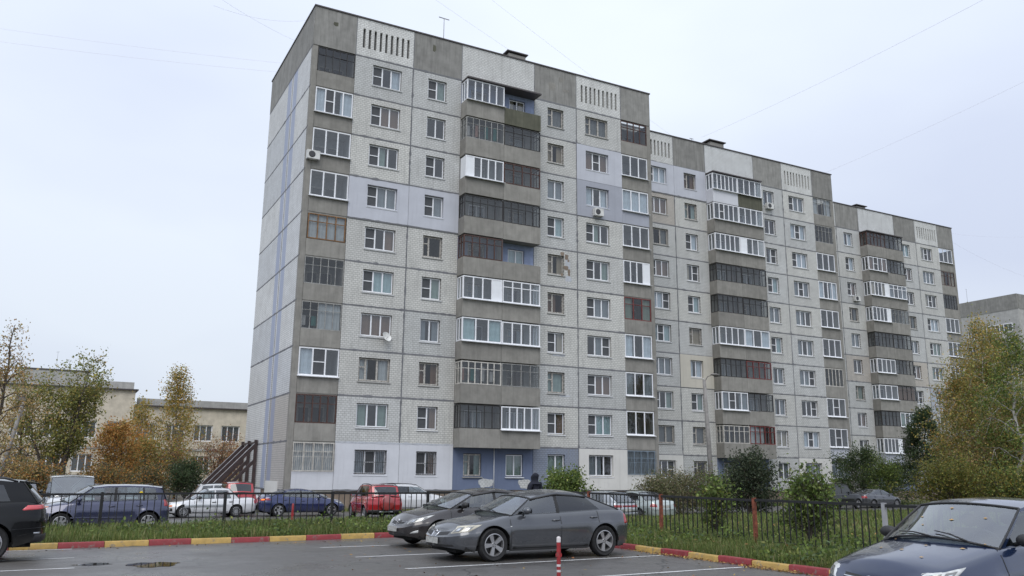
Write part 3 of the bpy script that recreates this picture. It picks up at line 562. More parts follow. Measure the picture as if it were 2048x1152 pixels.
    for xi in (1, 2, 3, 4, 5, 6): sd += 1; obj('joint_seal', seal(root, ZT, TOP - .02, .05, sd, axis='z', y=-.013), root, (XS[xi], 0, 0))
    return root
def room_wall(w):
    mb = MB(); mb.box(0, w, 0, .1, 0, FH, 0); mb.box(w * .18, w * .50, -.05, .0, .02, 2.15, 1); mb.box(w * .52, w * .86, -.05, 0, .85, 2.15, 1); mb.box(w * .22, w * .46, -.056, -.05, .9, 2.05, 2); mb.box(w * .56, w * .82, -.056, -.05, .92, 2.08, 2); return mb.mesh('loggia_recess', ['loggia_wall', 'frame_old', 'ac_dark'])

T1 = dict(
    aL=['md5', 'pvc4N', 'pvc3', 'pvc3', 'wd4', 'ml5', 'ml5', 'pvc3N', 'br5', 'cr4'],
    aR=['br4', 'pvc3', 'pvc3', 'pvc3', 'pvc4P', 'rd3', 'pvc3', 'pvc3', 'pvc3', 'bl4'],
    dL=['pvc5', 'ml6', 'pvc5Q', 'md5', 'br5', 'pvc4P', 'pvc3', 'cr6', 'md5'], dR=['open', 'md4', 'br4', 'md5', 'open', 'pvc4T', 'pvc4', 'ml4', 'pvc5'],
    paint={(7, 'b'): 'paint_pale', (7, 'c'): 'paint_pale', (1, 'b'): 'paint_white', (1, 'c'): 'paint_white', (9, 'b2'): 'paint_pale', (8, 'b2'): 'paint_bluegrey', (1, 'c2'): 'tile_blue', (1, 'b2'): 'paint_offwhite'},
    par={(1, 0): 'paint_white', (8, 1): 'paint_bluegrey', (1, 1): 'paint_offwhite'}, bp={(10, 1): 'concrete_mossy'},
    win={(3, 'b'): 'o3', (4, 'b'): 'w3c', (6, 'c'): 'o2', (3, 'c'): 'o2', (10, 'b'): 'w3a', (9, 'b'): 'w3a', (8, 'b'): 'w3a', (7, 'b'): 'w3a', (6, 'b'): 'w3a', (5, 'b'): 'w3a', (2, 'b'): 'w3c', (1, 'b'): 'w3b', (10, 'c'): 'w2a', (9, 'c'): 'w2b', (8, 'c'): 'w2a', (7, 'c'): 'w2a', (5, 'c'): 'w2a', (4, 'c'): 'w2b', (2, 'c'): 'w2a', (1, 'c'): 'w2a', (10, 'c2'): 'o2', (6, 'c2'): 'o2', (5, 'c2'): 'o2', (10, 'b2'): 'o3', (4, 'b2'): 'w3d', (1, 'b2'): 'w3c'},
    seal_out={(6, 1), (7, 1), (1, 1), (0, 1)})
T2 = dict(
    aL=['pvc3'] * 10, aR=['ml4', 'ml5', 'pvc3', 'pvc4', 'pvc3', 'pvc3', 'cr5x', 'pvc3N', 'pvc3N', 'pvc3T'],
    dL=['pvc6', 'pvc5N', 'pvc5', 'md5', 'md5', 'pvc4', 'md5', 'pvc4N', 'cr5'], dR=['pvc4', 'pvc4', 'pvc4Q', 'md4', 'md4', 'pvc3', 'rd4', 'md4', 'rd5'],
    paint={(10, 'b'): 'paint_pale', (10, 'c'): 'paint_pale', (9, 'b'): 'tile_beige', (4, 'c'): 'paint_cream', (1, 'b'): 'paint_offwhite', (1, 'b2'): 'paint_offwhite'},
    par={(2, 1): 'paint_pale'}, bp={(10, 0): 'paint_white', (10, 1): 'concrete_mossy'}, win={(1, 'c'): 'o2', (2, 'c'): 'o2', (2, 'b'): 'o3'}, seal_out={(9, 1), (10, 1)})
T3 = dict(
    aL=['pvc3'] * 10, aR=['pvc3', 'br4', 'md5', 'pvc3', 'pvc3', 'pvc3N', 'pvc3', 'pvc3', 'pvc3', 'pvc3'],
    dL=['br5', 'pvc4N', 'pvc5P', 'pvc5P', 'md5', 'pvc4', 'pvc3', 'md5', 'pvc5P'], dR=['md4', 'md5', 'pvc4T', 'ml5', 'md4', 'md5', 'md4', 'pvc4', 'open'],
    paint={(4, 'b2'): 'tile_grey', (1, 'b'): 'tile_beige', (5, 'c2'): 'tile_beige', (5, 'c'): 'tile_beige'}, par={}, bp={(2, 0): 'paint_bluegrey'}, win={}, seal_out=set())
B1 = section(0, 0, 0, 0, 'nearest tall section of the grey panel block, its tiled end wall striped pale blue', T1)
B2 = section(1, 26.88, 5.67, -.12, 'middle set-back section of the grey panel block, with dark red balcony frames low down', T2)
B3 = section(2, 53.65, 11.25, -.30, 'farthest set-back section of the grey panel block, partly hidden by autumn trees', T3)

# end wall of the near section (faces -X): local x runs towards -Y, so the front half starts at the seam
SEAM = 5.15
def end_panel(y0, y1, z, h, mat, origin_at_seam_sign):
    """panel on the plane X=0 between y0<y1; local +x = -Y, local -y = -X"""
    w = y1 - y0
    if origin_at_seam_sign > 0:  # front half: origin at y1 (=seam), extends +x
        mb = MB().box(.012, w - .012, 0, .3, .012, h - .012); o = obj('wall_panel', mb.mesh('wall_panel', mat), B1, (0, y1, z), (0, 0, R(-90)))
    else:
        mb = MB().box(-w + .012, -.012, 0, .3, .012, h - .012); o = obj('wall_panel', mb.mesh('wall_panel', mat), B1, (0, y0, z), (0, 0, R(-90)))
    return o
for f in range(1, 11):
    zb = Z0 + (f - 1) * FH
    end_panel(.36, SEAM, zb, FH, 'end_a_low' if f <= 2 else 'end_a', 1); end_panel(SEAM, DEPTH, zb, FH, 'end_b', -1)
    obj('joint_seal', seal(B1, -DEPTH, -.02, .09, 500 + f, y=-.007), B1, (0, 0, zb), (0, 0, R(-90)))
obj('joint_seal', seal(B1, Z0 - .8, ZT, .06, 555, axis='z', y=-.009), B1, (0, SEAM, 0), (0, 0, R(-90)))
obj('joint_seal', seal(B1, -DEPTH, -.02, .075, 599, y=-.012), B1, (0, 0, ZT), (0, 0, R(-90)))
for (y0, y1) in ((.0, SEAM), (SEAM, DEPTH)):
    w = y1 - y0; obj('attic_panel', MB().box(.012, w - .012, 0, .29, .012, TOP - ZT - .012).mesh('attic_panel', 'concrete_attic'), B1, (-.01, y1, ZT), (0, 0, R(-90)))
obj('render_patch', MB().box(0, 3.4, 0, .02, 0, 1.75).mesh('render_patch', 'paint_offwhite'), B1, (-.022, SEAM - .1, -.55), (0, 0, R(-90)))
obj('render_patch', MB().box(0, 6, 0, .02, 0, 1.2).mesh('render_patch', 'paint_white'), B1, (-.022, DEPTH - .3, -.55), (0, 0, R(-90)))

# ------------------------------------------------------------------ vehicles
def catmull(pts, n):
    P = [np.array(p, float) for p in pts]; P = [2 * P[0] - P[1]] + P + [2 * P[-1] - P[-2]]; out_ = []
    for i in range(1, len(P) - 2):
        for k in range(16):
            t = k / 16; a, b, c, d = P[i - 1], P[i], P[i + 1], P[i + 2]
            out_.append(.5 * (2 * b + (c - a) * t + (2 * a - 5 * b + 4 * c - d) * t * t + (3 * b - a - 3 * c + d) * t ** 3))
    out_.append(P[-2]); out_ = np.array(out_); s_ = np.concatenate([[0], np.cumsum(np.linalg.norm(np.diff(out_, axis=0), axis=1))])
    q = np.linspace(0, s_[-1], n); return np.stack([np.interp(q, s_, out_[:, k]) for k in range(out_.shape[1])], 1), s_[-1]
def ip(pts, x):
    pts = sorted(pts); return float(np.interp(x, [p[0] for p in pts], [p[1] for p in pts]))
def wheel_meshes(r, rim, spokes, w=.2, dark=False):
    key = ('wheel', round(r, 3), round(rim, 3), spokes, dark)
    def make():
        ty = MB(); ty.lathe([(rim * .98, -w / 2 + .02), (r * .9, -w / 2), (r * .985, -w / 2 + .03), (r, -w / 4), (r, w / 4), (r * .985, w / 2 - .03), (r * .9, w / 2), (rim * .98, w / 2 - .02)], 36, 'y'); tm = ty.mesh('tyre', 'rubber', autos=R(50))
        rm = MB(); rm.lathe([(rim, -w / 2 + .005), (rim * .93, -w / 2 + .0), (rim * .9, -w / 2 + .03), (rim * .88, w / 2 - .03)], 36, 'y', mi=0)
        rm.lathe([(rim * .88, .0), (.01, .0)], 24, 'y', mi=1)
        rm.lathe([(rim * .26, .0), (rim * .26, -w / 2 + .03), (rim * .2, -w / 2 + .012), (.005, -w / 2 + .012)], 16, 'y')
        for k in range(spokes):
            a = 2 * math.pi * (k + .25) / spokes; c, s_ = math.cos(a), math.sin(a); vs = []
            for (rr_, hw, y0, y1) in ((rim * .18, rim * (.13 if spokes < 8 else .06), -w / 2 + .016, -w / 2 + .06), (rim * .95, rim * (.21 if spokes < 8 else .07), -w / 2 + .008, -w / 2 + .05)):
                for (t, y) in ((-hw, y0), (hw, y0), (hw, y1), (-hw, y1)): vs.append((c * rr_ - s_ * t, y, s_ * rr_ + c * t))
            rm.add(vs, [(0, 1, 5, 4), (1, 2, 6, 5), (3, 0, 4, 7), (2, 3, 7, 6)])
        for k in range(5):
            a = 2 * math.pi * k / 5; rm.ellipsoid((rim * .14 * math.cos(a), -w / 2 + .012, rim * .14 * math.sin(a)), (.012, .008, .012), 6, 4, 1)
        return tm, rm.mesh('rim', ['alloy_dark' if dark else 'alloy', 'alloy_dark'], autos=R(35))
    return cached(key, make)

def car(name, label, loc, heading, S, paint, group=None, N=90, glass='car_glass', wglass='wind_glass', cat='car'):
    """S: body specification (metres, local +x forward, +y left, origin on the ground between the axles)"""
    root = thing(name, label, cat, loc, math.atan2(heading[1], heading[0]), group)
    wb, W, r = S['wb'], S['W'] / 2, S.get('r', .31); xf, xr = wb / 2 + S['Lf'], -wb / 2 - S['Lr']; sill = S.get('sill', .2); zs = S.get('zs', 1.0)
    fr, rrn = S.get('fround', 1.0), S.get('rround', 1.0)
    plan, total = catmull([(xf, 0), (xf - .02 * fr, .35 * W), (xf - .10 * fr, .66 * W), (xf - .30 * fr, .88 * W), (xf - .75 * fr, .965 * W), (wb / 2 - .45, .99 * W), (0, W), (-wb / 2 + .3, W), (xr + .75 * rrn, .975 * W), (xr + .28 * rrn, .90 * W), (xr + .08 * rrn, .68 * W), (xr + .01, .35 * W), (xr, 0)], N)
    tang = np.gradient(plan, axis=0); nrm = np.stack([tang[:, 1], -tang[:, 0]], 1); nrm /= np.linalg.norm(nrm, axis=1)[:, None]; nrm = -nrm
    if nrm[0, 0] < 0: nrm = -nrm
    arc = np.linspace(0, total, N); deck = S['deck']; AR = S.get('arch', r + .055)
    levels = S.get('levels') or [(0, .095), (.04, .06), (.12, .036), (.16, .024), (.34, .010), (.55, .0), (.67, .0), (.70, .010), (.74, .020), (.88, .052), (.96, .08), (1.0, .115)]
    fin, rin = S.get('front_inset', 1.6), S.get('rear_inset', 1.0)
    def station(a):
        p = np.array([np.interp(a, arc, plan[:, k]) for k in range(2)]); n = np.array([np.interp(a, arc, nrm[:, k]) for k in range(2)]); n /= np.linalg.norm(n); return p, n
    def zbot(x, y):
        z = sill + .10 * max(0, (x - (xf - .55)) / .55) * S.get('lift', 1) + .12 * max(0, ((xr + .55) - x) / .55) * S.get('lift', 1)
        if abs(y) > .6 * W:
            for xa in (wb / 2, -wb / 2):
                d = abs(x - xa)
                if d < AR: z = max(z, r + math.sqrt(AR * AR - d * d) * .98)
        return z
    def surf(a, zf=None, z=None, off=0.0):
        """point on the lower body at arclength a from the nose, at height z"""
        p, n = station(a); zt = ip(deck, p[0])
        if z is None: z = sill + zf * (zt - sill)
        else: zf = (z - sill) / (zt - sill)
        ins = float(np.interp(zf, [l[0] for l in levels], [l[1] for l in levels]))
        k = 1.0
        if n[0] > .3 and zf > .5: k = 1 + (fin - 1) * min(1, (n[0] - .3) / .5) * min(1, (zf - .5) / .3)
        if n[0] < -.3 and zf > .5: k = 1 + (rin - 1) * min(1, (-n[0] - .3) / .5) * min(1, (zf - .5) / .3)
        flare = 0.0
        if abs(p[1]) > .6 * W:
            for xa in (wb / 2, -wb / 2):
                d = math.hypot(p[0] - xa, z - r)
                if d < AR + .10: flare = max(flare, S.get('flare', .018) * (1 - max(0, (d - AR)) / .10))
        q = p - n * (ins * k) + n * (off + flare); return (q[0], q[1], z)
    # lower body
    body = MB(); cowl, tail = S['A0'][0], S['last'][0]
    for s_ in (1, -1):
        rows = []
        for (zf, ins) in levels:
            row = []
            for i in range(N):
                x, y = plan[i]; zt = ip(deck, x); z = max(zbot(x, y), sill + zf * (zt - sill)); q = surf(arc[i], z=min(z, zt)); row.append((q[0], s_ * q[1], q[2]))
            rows.append(row)
        body.grid(rows, flip=(s_ < 0))
    # decks (bonnet, boot)
    edge = [surf(arc[i], zf=1.0) for i in range(N)]; M = 12; crown = S.get('crown', .06)
    def drow(e):
        x, y, z = e; return [(x + S.get('bow', 0) * 0, y * t, z + crown * (1 - t * t) * min(1, y / (.6 * W))) for t in np.linspace(1, -1, M)]
    fr_rows = [drow(e) for e in edge if e[0] > cowl - .12]; body.grid(fr_rows)
    rear_rows = [drow(e) for e in edge if e[0] < tail + .10]
    if len(rear_rows) > 1: body.grid(rear_rows)
    # cabin lattice
    tumble = S.get('tumble', .76); roofp = S['roof']; nv = 5
    def ebase(x):
        xs_ = np.array([e[0] for e in edge])[::-1]; return float(np.interp(x, xs_, np.array([e[1] for e in edge])[::-1])) - .004
    def cab(xb, xt, v):
        x = xb + (xt - xb) * v; z0, z1 = ip(deck, xb), ip(roofp, xt); y0, y1 = ebase(xb), W * tumble * (1 - .05 * abs(xt) / 1.5)
        z = z0 + (z1 - z0) * (v ** .97); y = y0 + (y1 - y0) * (v ** 1.25); return (x, y, z)
    lines = [S['A0']] + S['lines'] + [S['last']]; kinds = S['bands']; glasses = []
    vb = [0, .05, .90, 1.0] if not S.get('vb') else S['vb']
    pill = S.get('pillar', 'body')
    for s_ in (1, -1):
        for i, kd in enumerate(kinds):
            (b0, t0), (b1, t1) = lines[i], lines[i + 1]; nu = max(2, int(abs(b0 - b1) / .12))
            def patch(v0, v1, nvv):
                rows = []
                for j in range(nvv + 1):
                    v = v0 + (v1 - v0) * j / nvv; rows.append([(lambda q: (q[0], s_ * q[1], q[2]))(cab(b0 + (b1 - b0) * k / nu, t0 + (t1 - t0) * k / nu, v)) for k in range(nu + 1)])
                return rows
            if kd == 'g':
                body.grid(patch(0, vb[1], 1), flip=s_ > 0); body.grid(patch(vb[2], 1, 2), flip=s_ > 0); gp = MB().grid(patch(vb[1], vb[2], 6), flip=s_ > 0); glasses.append((gp, i))
            elif kd == 'k': obj('pillar_trim', MB().grid(patch(0, vb[2], 6), flip=s_ > 0).mesh('pillar_trim', 'plastic_black', smooth=True), root); body.grid(patch(vb[2], 1, 2), flip=s_ > 0)
            elif i in S.get('odd_bands', ()): obj('odd_quarter', MB().grid(patch(0, 1, 8), flip=s_ > 0).mesh('odd_quarter', 'p_red', smooth=True), root)
            else: body.grid(patch(0, 1, 8), flip=s_ > 0)
    # roof
    (a0b, a0t), (lb, lt) = S['A0'], S['last']; rc = S.get('rcrown', .045); nr = 14; rows = []; fb, rb = S.get('wbow', .16), S.get('rbow', .12)
    for k in range(nr + 1):
        xt = a0t + (lt - a0t) * k / nr; e = cab(xt, xt, 1.0); ef = cab(a0t, a0t, 1)
        rows.append([(xt + (fb * .5 * (1 - t * t) * (1 - k / nr) - rb * .5 * (1 - t * t) * (k / nr)), e[1] * t, ip(roofp, xt) + rc * (1 - t * t)) for t in np.linspace(1, -1, M)])
    body.grid(rows)
    def screen(b, t, bow, z_add):
        rows = []; nvv = 8
        for j in range(nvv + 1):
            v = j / nvv; e = cab(b, t, v); bw = bow * (1 - v) + bow * .5 * v; row = []
            for tt in np.linspace(1, -1, M): row.append((e[0] + bw * (1 - tt * tt), e[1] * tt, e[2] + (crown * (1 - v) + rc * v) * (1 - tt * tt)))
            rows.append(row)
        return rows
    def sub(rows, m=1): return [r_[m:-m] for r_ in rows[1:-1]]
    ws = screen(a0b, a0t, fb, 0); obj('windscreen', MB().grid([r_ for r_ in ws]).mesh('windscreen', wglass, smooth=True, weld=True), root)
    rs = screen(lb, lt, -rb, 0)
    if S.get('rear_panel'):   # tailgate with a window set in
        v0, v1 = S['rear_panel']; j0, j1 = int(round(v0 * 8)), int(round(v1 * 8)); body.grid(rs[:j0 + 1], flip=True); body.grid(rs[j1:], flip=True); body.grid([r_[:2] for r_ in rs[j0:j1 + 1]], flip=True); body.grid([r_[-2:] for r_ in rs[j0:j1 + 1]], flip=True)
        obj('rear_window', MB().grid([r_[1:-1] for r_ in rs[j0:j1 + 1]], flip=True).mesh('rear_window', 'car_glass_dark', smooth=True), root)
    else: obj('rear_window', MB().grid(rs, flip=True).mesh('rear_window', glass if not S.get('dark_rear') else 'car_glass_dark', smooth=True), root)
    bo = obj('body', body.mesh('body', paint, weld=True, autos=R(38)), root)
    for gp, i in glasses:
        obj('side_window', gp.mesh('side_window', 'car_glass_dark' if (i in S.get('dark', ())) else glass, smooth=True), root)
    # black surrounds of screens
    for rows in (ws, rs):
        tr = MB()
        for edge_ in (rows[0], rows[-1], [r_[0] for r_ in rows], [r_[-1] for r_ in rows]):
            tr.tube([Vector(p) + Vector((0, 0, .004)) for p in edge_], .014, 5, caps=False)
        obj('screen_seal', tr.mesh('screen_seal', 'plastic_black', smooth=True, weld=True), root)
    # underbody, arches, interior
    ub = MB(); ub.box(xr + .35, xf - .35, -W * .86, W * .86, sill + .02, sill + .10); ub.box(xr + .25, xf - .25, -W * .62, W * .62, sill - .01, .50)
    for xa in (wb / 2, -wb / 2):
        for s_ in (1, -1):
            n = 16; P = [[(xa + (AR - .004) * math.cos(math.pi * k / n), s_ * yy, r + (AR - .004) * math.sin(math.pi * k / n)) for k in range(n + 1)] for yy in (W * .985, W * .55)]; ub.grid(P)
            ub.add([(xa, s_ * W * .55, r)] + [P[1][k] for k in range(n + 1)], [(0, k + 1, k + 2) for k in range(n)])
    obj('underbody', ub.mesh('underbody', 'under'), root)
    it = MB(); zb_ = ip(deck, 0); it.box(tail + .15, cowl - .02, -W * .86, W * .86, .32, .36); it.box(cowl - .35, cowl + .05, -W * .86, W * .86, zb_ - .22, zb_ - .02)
    it.box(max(tail - .05, xr + .15), tail + .35, -W * .8, W * .8, zb_ - .25, zb_ - .05)
    xs_f = S['lines'][1][0] + .05
    zh = min(ip(roofp, 0) - .12, zb_ + .36)
    for (sx_, ys_) in ((xs_f, (-.36, .36)), (xs_f - .95, (-.38, .0, .38))):
        if sx_ < tail + .2: continue
        for yy in ys_:
            P = [[(sx_ - .04 - .14 * v + t_, yy + hw * math.cos(a_), .45 + (zh - .65) * v) for a_ in (0,)] for v in (0, 1) for t_, hw in ((0, 0),)]
            it.add([(sx_, yy - .21, .45), (sx_, yy + .21, .45), (sx_ - .16, yy + .18, zh - .20), (sx_ - .16, yy - .18, zh - .20), (sx_ - .12, yy - .21, .45), (sx_ - .12, yy + .21, .45), (sx_ - .26, yy + .18, zh - .20), (sx_ - .26, yy - .18, zh - .20)], [(0, 1, 2, 3), (5, 4, 7, 6), (3, 2, 6, 7), (1, 5, 6, 2), (4, 0, 3, 7)])
            it.ellipsoid((sx_ - .22, yy, zh - .10), (.06, .13, .09), 8, 6)
    obj('interior', it.mesh('interior', S.get('seat', 'seat')), root)
    sw = MB(); cyl = [(cowl - .42 + .10 * math.sin(t) * .5, .36 + .17 * math.cos(t), zb_ - .02 + .17 * math.sin(t)) for t in np.linspace(0, 2 * math.pi, 17)]; sw.tube(cyl, .015, 6, caps=False); obj('steering_wheel', sw.mesh('steering_wheel', 'plastic_black', smooth=True), root)
    # patches on the skin
    def patch(nm, quad, mt, rear=False, off=.006, n=10, m=6, both=True, thick=True):
        for s_ in ((1, -1) if both else (1,)):
            rows = []
            for j in range(m + 1):
                v = j / m; row = []
                for i in range(n + 1):
                    u = i / n; (a0, z0), (a1, z1), (a2, z2), (a3, z3) = quad
                    a_ = (a0 * (1 - u) + a1 * u) * (1 - v) + (a3 * (1 - u) + a2 * u) * v; z_ = (z0 * (1 - u) + z1 * u) * (1 - v) + (z3 * (1 - u) + z2 * u) * v
                    if rear: a_ = total - a_
                    sg = 1 if a_ >= 0 and a_ <= total else -1; aa = -a_ if a_ < 0 else (2 * total - a_ if a_ > total else a_)
                    o_ = off if (0 < i < n and 0 < j < m) or not thick else -.004
                    q = surf(aa, z=z_, off=o_); row.append((q[0], s_ * sg * q[1], q[2]))
                rows.append(row)
            obj(nm, MB().grid(rows).mesh(nm, mt, smooth=True), root)
    def ax(x):   # arclength of a side position
        half = [(i, plan[i][0]) for i in range(N) if plan[i][1] > .5 * W]; xs_ = np.array([h_[1] for h_ in half])[::-1]; return float(np.interp(x, xs_, np.array([arc[h_[0]] for h_ in half])[::-1]))
    ctx = dict(root=root, patch=patch, ax=ax, surf=surf, xf=xf, xr=xr, W=W, total=total, deck=deck, cab=cab, ip=ip, S=S, sill=sill, wb=wb, r=r, ws=ws, rs=rs)
    # door shut lines and handles
    for x in S.get('doors', ()):
        z0 = max(sill + .05, zbot(x, W) + .04); z1 = ip(deck, x) - .005; patch('door_gap', [(ax(x) - .008, z0), (ax(x) + .008, z0), (ax(x) + .008, z1), (ax(x) - .008, z1)], 'plastic_black', off=.0025, n=1, m=10, thick=False)
    for x in S.get('handles', ()):
        zh_ = ip(deck, x) - S.get('hz', .14)
        for s_ in (1, -1):
            q = surf(ax(x), z=zh_, off=.012); q2 = surf(ax(x - .2), z=zh_ + .008, off=.012); mb = MB().tube([(q[0], s_ * q[1], q[2]), ((q[0] + q2[0]) / 2, s_ * (q[1] + .014), (q[2] + q2[2]) / 2), (q2[0], s_ * q2[1], q2[2])], [.012, .017, .012], 6); obj('door_handle', mb.mesh('door_handle', S.get('handle_mat', paint), smooth=True), root)
    # sill strip
    patch('sill_trim', [(ax(wb / 2 - AR - .03), sill + .015), (ax(-wb / 2 + AR + .03), sill + .015), (ax(-wb / 2 + AR + .03), sill + .085), (ax(wb / 2 - AR - .03), sill + .085)], S.get('sill_mat', 'plastic_black'), off=.004, n=14, m=2)
    # mirrors
    mx = S.get('mirror', cowl - .28)
    for s_ in (1, -1):
        e = cab(mx, mx, .0); mb = MB(); c = (mx + .02, s_ * (e[1] + .14), e[2] + .085); mb.ellipsoid(c, (.075, .12, .075), 12, 8); mb.tube([(mx, s_ * e[1] * .99, e[2] + .03), (mx + .01, s_ * (e[1] + .08), e[2] + .06)], .025, 6)
        mo = obj('wing_mirror', mb.mesh('wing_mirror', S.get('mirror_mat', paint), smooth=True), root); obj('mirror_glass', MB().add([(c[0] - .077, c[1] - .09, c[2] - .05), (c[0] - .077, c[1] + .09, c[2] - .05), (c[0] - .077, c[1] + .09, c[2] + .05), (c[0] - .077, c[1] - .09, c[2] + .05)], [(0, 1, 2, 3)]).mesh('mirror_glass', 'chrome'), mo)
    # wipers
    if S.get('wipers', True):
        for t0_, t1_ in ((.55, -.05), (-.05, -.72)):
            mb = MB(); j0, j1 = int((1 - t0_) / 2 * (M - 1)), int((1 - t1_) / 2 * (M - 1)); pa, pb = Vector(ws[0][j0]), Vector(ws[1][j1]); mb.tube([pa + Vector((.03, 0, .015)), (pa + pb) / 2 + Vector((.02, 0, .035)), pb + Vector((.01, 0, .02))], [.012, .009, .006], 5)
            obj('wiper', mb.mesh('wiper', 'plastic_black', smooth=True), root)
    # wheels
    rim = S.get('rim', r * .68); tm, rm = wheel_meshes(r, rim, S.get('spokes', 5), dark=S.get('dark_rim', False))
    for xa in (wb / 2, -wb / 2):
        for s_ in (1, -1):
            w_ = obj('wheel', tm, root, (xa, s_ * (W - .115), r), (0, rnd.uniform(0, 6), 0) if s_ < 0 else (0, rnd.uniform(0, 6), math.pi)); obj('rim', rm, w_)
    for q in S.get('extras', ()): q(ctx)
    return root
def plate(ctx, rear=False, z=.45, w=.52, hgt=.115):
    zf_ = z; q = ctx['surf'](ctx['total'] if rear else 0.0, z=zf_, off=.012); x = q[0] + (-.012 if rear else .012)
    obj('number_plate', MB().box(x - .006, x + .006, -w / 2, w / 2, z - hgt / 2, z + hgt / 2).mesh('number_plate', 'plate'), ctx['root'])
def badge(ctx, kind, z, rear=False, r=.06):
    q = ctx['surf'](ctx['total'] if rear else 0.0, z=z, off=.02); mb = MB(); n = 20
    mb.tube([(q[0], r * 1.25 * math.cos(t), z + r * math.sin(t)) for t in np.linspace(0, 2 * math.pi, n)], .008, 5, caps=False)
    if kind == 'bar': mb.box(q[0] - .006, q[0] + .008, -r * 1.4, r * 1.4, z - .014, z + .014)
    if kind == 'slant':
        for yy in (-.028, .028): mb.beam((q[0], yy - .010, z - r * .75), (q[0], yy + .010, z + r * .75), .012, .012, up=(1, 0, 0))
        mb.beam((q[0], -.03, z - .008), (q[0], .03, z + .008), .012, .012, up=(1, 0, 0))
    if kind == 'bow': mb.box(q[0] - .006, q[0] + .006, -r * 1.3, r * 1.3, z - .012, z + .012); mb.box(q[0] - .006, q[0] + .006, -r * .5, r * .5, z - .028, z + .028)
    obj('badge', mb.mesh('badge', 'chrome', smooth=True), ctx['root'])
def inner(q, k0, k1, j0, j1):
    def at(u, v): return tuple(((q[0][i] * (1 - u) + q[1][i] * u) * (1 - v) + (q[3][i] * (1 - u) + q[2][i] * u) * v) for i in (0, 1))
    return [at(k0, j0), at(k1, j0), at(k1, j1), at(k0, j1)]
def lamp_front(q, mt='lamp_clear', nm='headlight'):
    def f(c):
        c['patch'](nm, q, mt, off=.012)
        for k0, k1 in ((.10, .42), (.50, .78)): c['patch']('lamp_bowl', inner(q, k0, k1, .18, .82), 'lamp_inner', off=.016, n=6, m=6, thick=False); c['patch']('lamp_bulb', inner(q, k0 + .10, k1 - .08, .38, .66), 'chrome', off=.020, n=4, m=4, thick=False)
    return f
def lamp_rear(q, mt='lamp_red', nm='tail_light'): return lambda c: c['patch'](nm, q, mt, rear=True, off=.012)
def skin(nm, q, mt, rear=False, off=.005, n=10, m=5): return lambda c: c['patch'](nm, q, mt, rear=rear, off=off, n=n, m=m)
def rails(c):
    for s_ in (1, -1):
        ck = [c['cab'](x, x, 1.0) for x in np.linspace(c['S']['A0'][1] - .1, c['S']['last'][1] + .1, 9)]; obj('roof_rail', MB().tube([(p[0], s_ * (p[1] - .03), p[2] + (.05 if 0 < i < 8 else .01)) for i, p in enumerate(ck)], .018, 6).mesh('roof_rail', 'chrome' if c['S'].get('rail_chrome') else 'plastic_black', smooth=True), c['root'])
def antenna(c):
    x = c['S']['last'][1] + .25; z = c['ip'](c['S']['roof'], x) + .04; obj('antenna', MB().tube([(x, 0, z), (x - .12, 0, z + .22)], [.008, .004], 5).mesh('antenna', 'plastic_black'), c['root'])
def visors(c):
    for s_ in (1, -1):
        L_ = [c['S']['A0']] + c['S']['lines'] + [c['S']['last']]; pts = []
        for k in range(1, len(L_) - 1):
            e = c['cab'](L_[k][0], L_[k][1], .90); pts.append((e[0], s_ * (e[1] + .015), e[2]))
        obj('window_visor', MB().tube(pts, .022, 5).mesh('window_visor', 'plastic_black', smooth=True), c['root'])
G_BUMP = [skin('bumper_intake', [(-.62, .27), (.62, .27), (.58, .36), (-.58, .36)], 'plastic_black', off=.004)]
def one(f): return f
GREY = dict(wb=2.74, Lf=.95, Lr=.92, W=1.77, r=.325, rim=.222, sill=.19, spokes=5, arch=.38, flare=.022,
    deck=[(2.32, .60), (2.1, .665), (1.7, .735), (1.3, .80), (.9, .885), (0, .905), (-1.3, .965), (-1.9, .965), (-2.1, .945), (-2.3, .88)], crown=.075,
    A0=(.92, .40), lines=[(.82, .36), (-.18, -.16), (-.26, -.24), (-1.32, -.98)], last=(-1.86, -1.02), bands=['p', 'g', 'k', 'g', 'p'], roof=[(.40, 1.215), (.2, 1.275), (-.05, 1.32), (-.35, 1.345), (-.65, 1.335), (-.88, 1.295), (-1.02, 1.255)], wbow=.30, rbow=.12, tumble=.70, rcrown=.05,
    doors=(.98, -.24, -1.22), handles=(-.02, -1.0), hz=.13, dark=(3,), mirror=.62, fround=1.25, rround=1.1, front_inset=1.5, rear_inset=1.2,
    extras=[lamp_front([(.52, .535), (.98, .575), (1.30, .725), (.66, .685)], 'lamp_yellowed'), lamp_rear([(.42, .70), (.98, .66), (.88, .90), (.46, .86)]),
        skin('grille', [(.10, .47), (.50, .51), (.56, .60), (.13, .575)], 'plastic_black', off=.003), skin('grille_chrome', [(.075, .46), (.10, .46), (.135, .585), (.11, .585)], 'chrome', off=.012, n=3), skin('bumper_intake', [(0, .27), (.72, .29), (.66, .35), (0, .34)], 'plastic_black', off=.003),
        skin('side_repeater', [(1.88, .66), (1.93, .66), (1.93, .685), (1.88, .685)], 'lamp_clear', off=.008, n=3, m=3), 
        lambda c: plate(c, z=.40), lambda c: badge(c, 'bar', .565, r=.045), lambda c: plate(c, True, .62), visors, skin('mud_flap', [(1.72, .19), (1.76, .19), (1.76, .27), (1.72, .27)], 'plastic_black', n=1, m=1)])
car('parked_car', 'dark grey liftback with silver five-spoke wheels, parked nearest the foreground bollard', (-2.60, -33.38, 0), (-1, -.045), GREY, 'p_grey', 'cars standing in the car park', N=120)
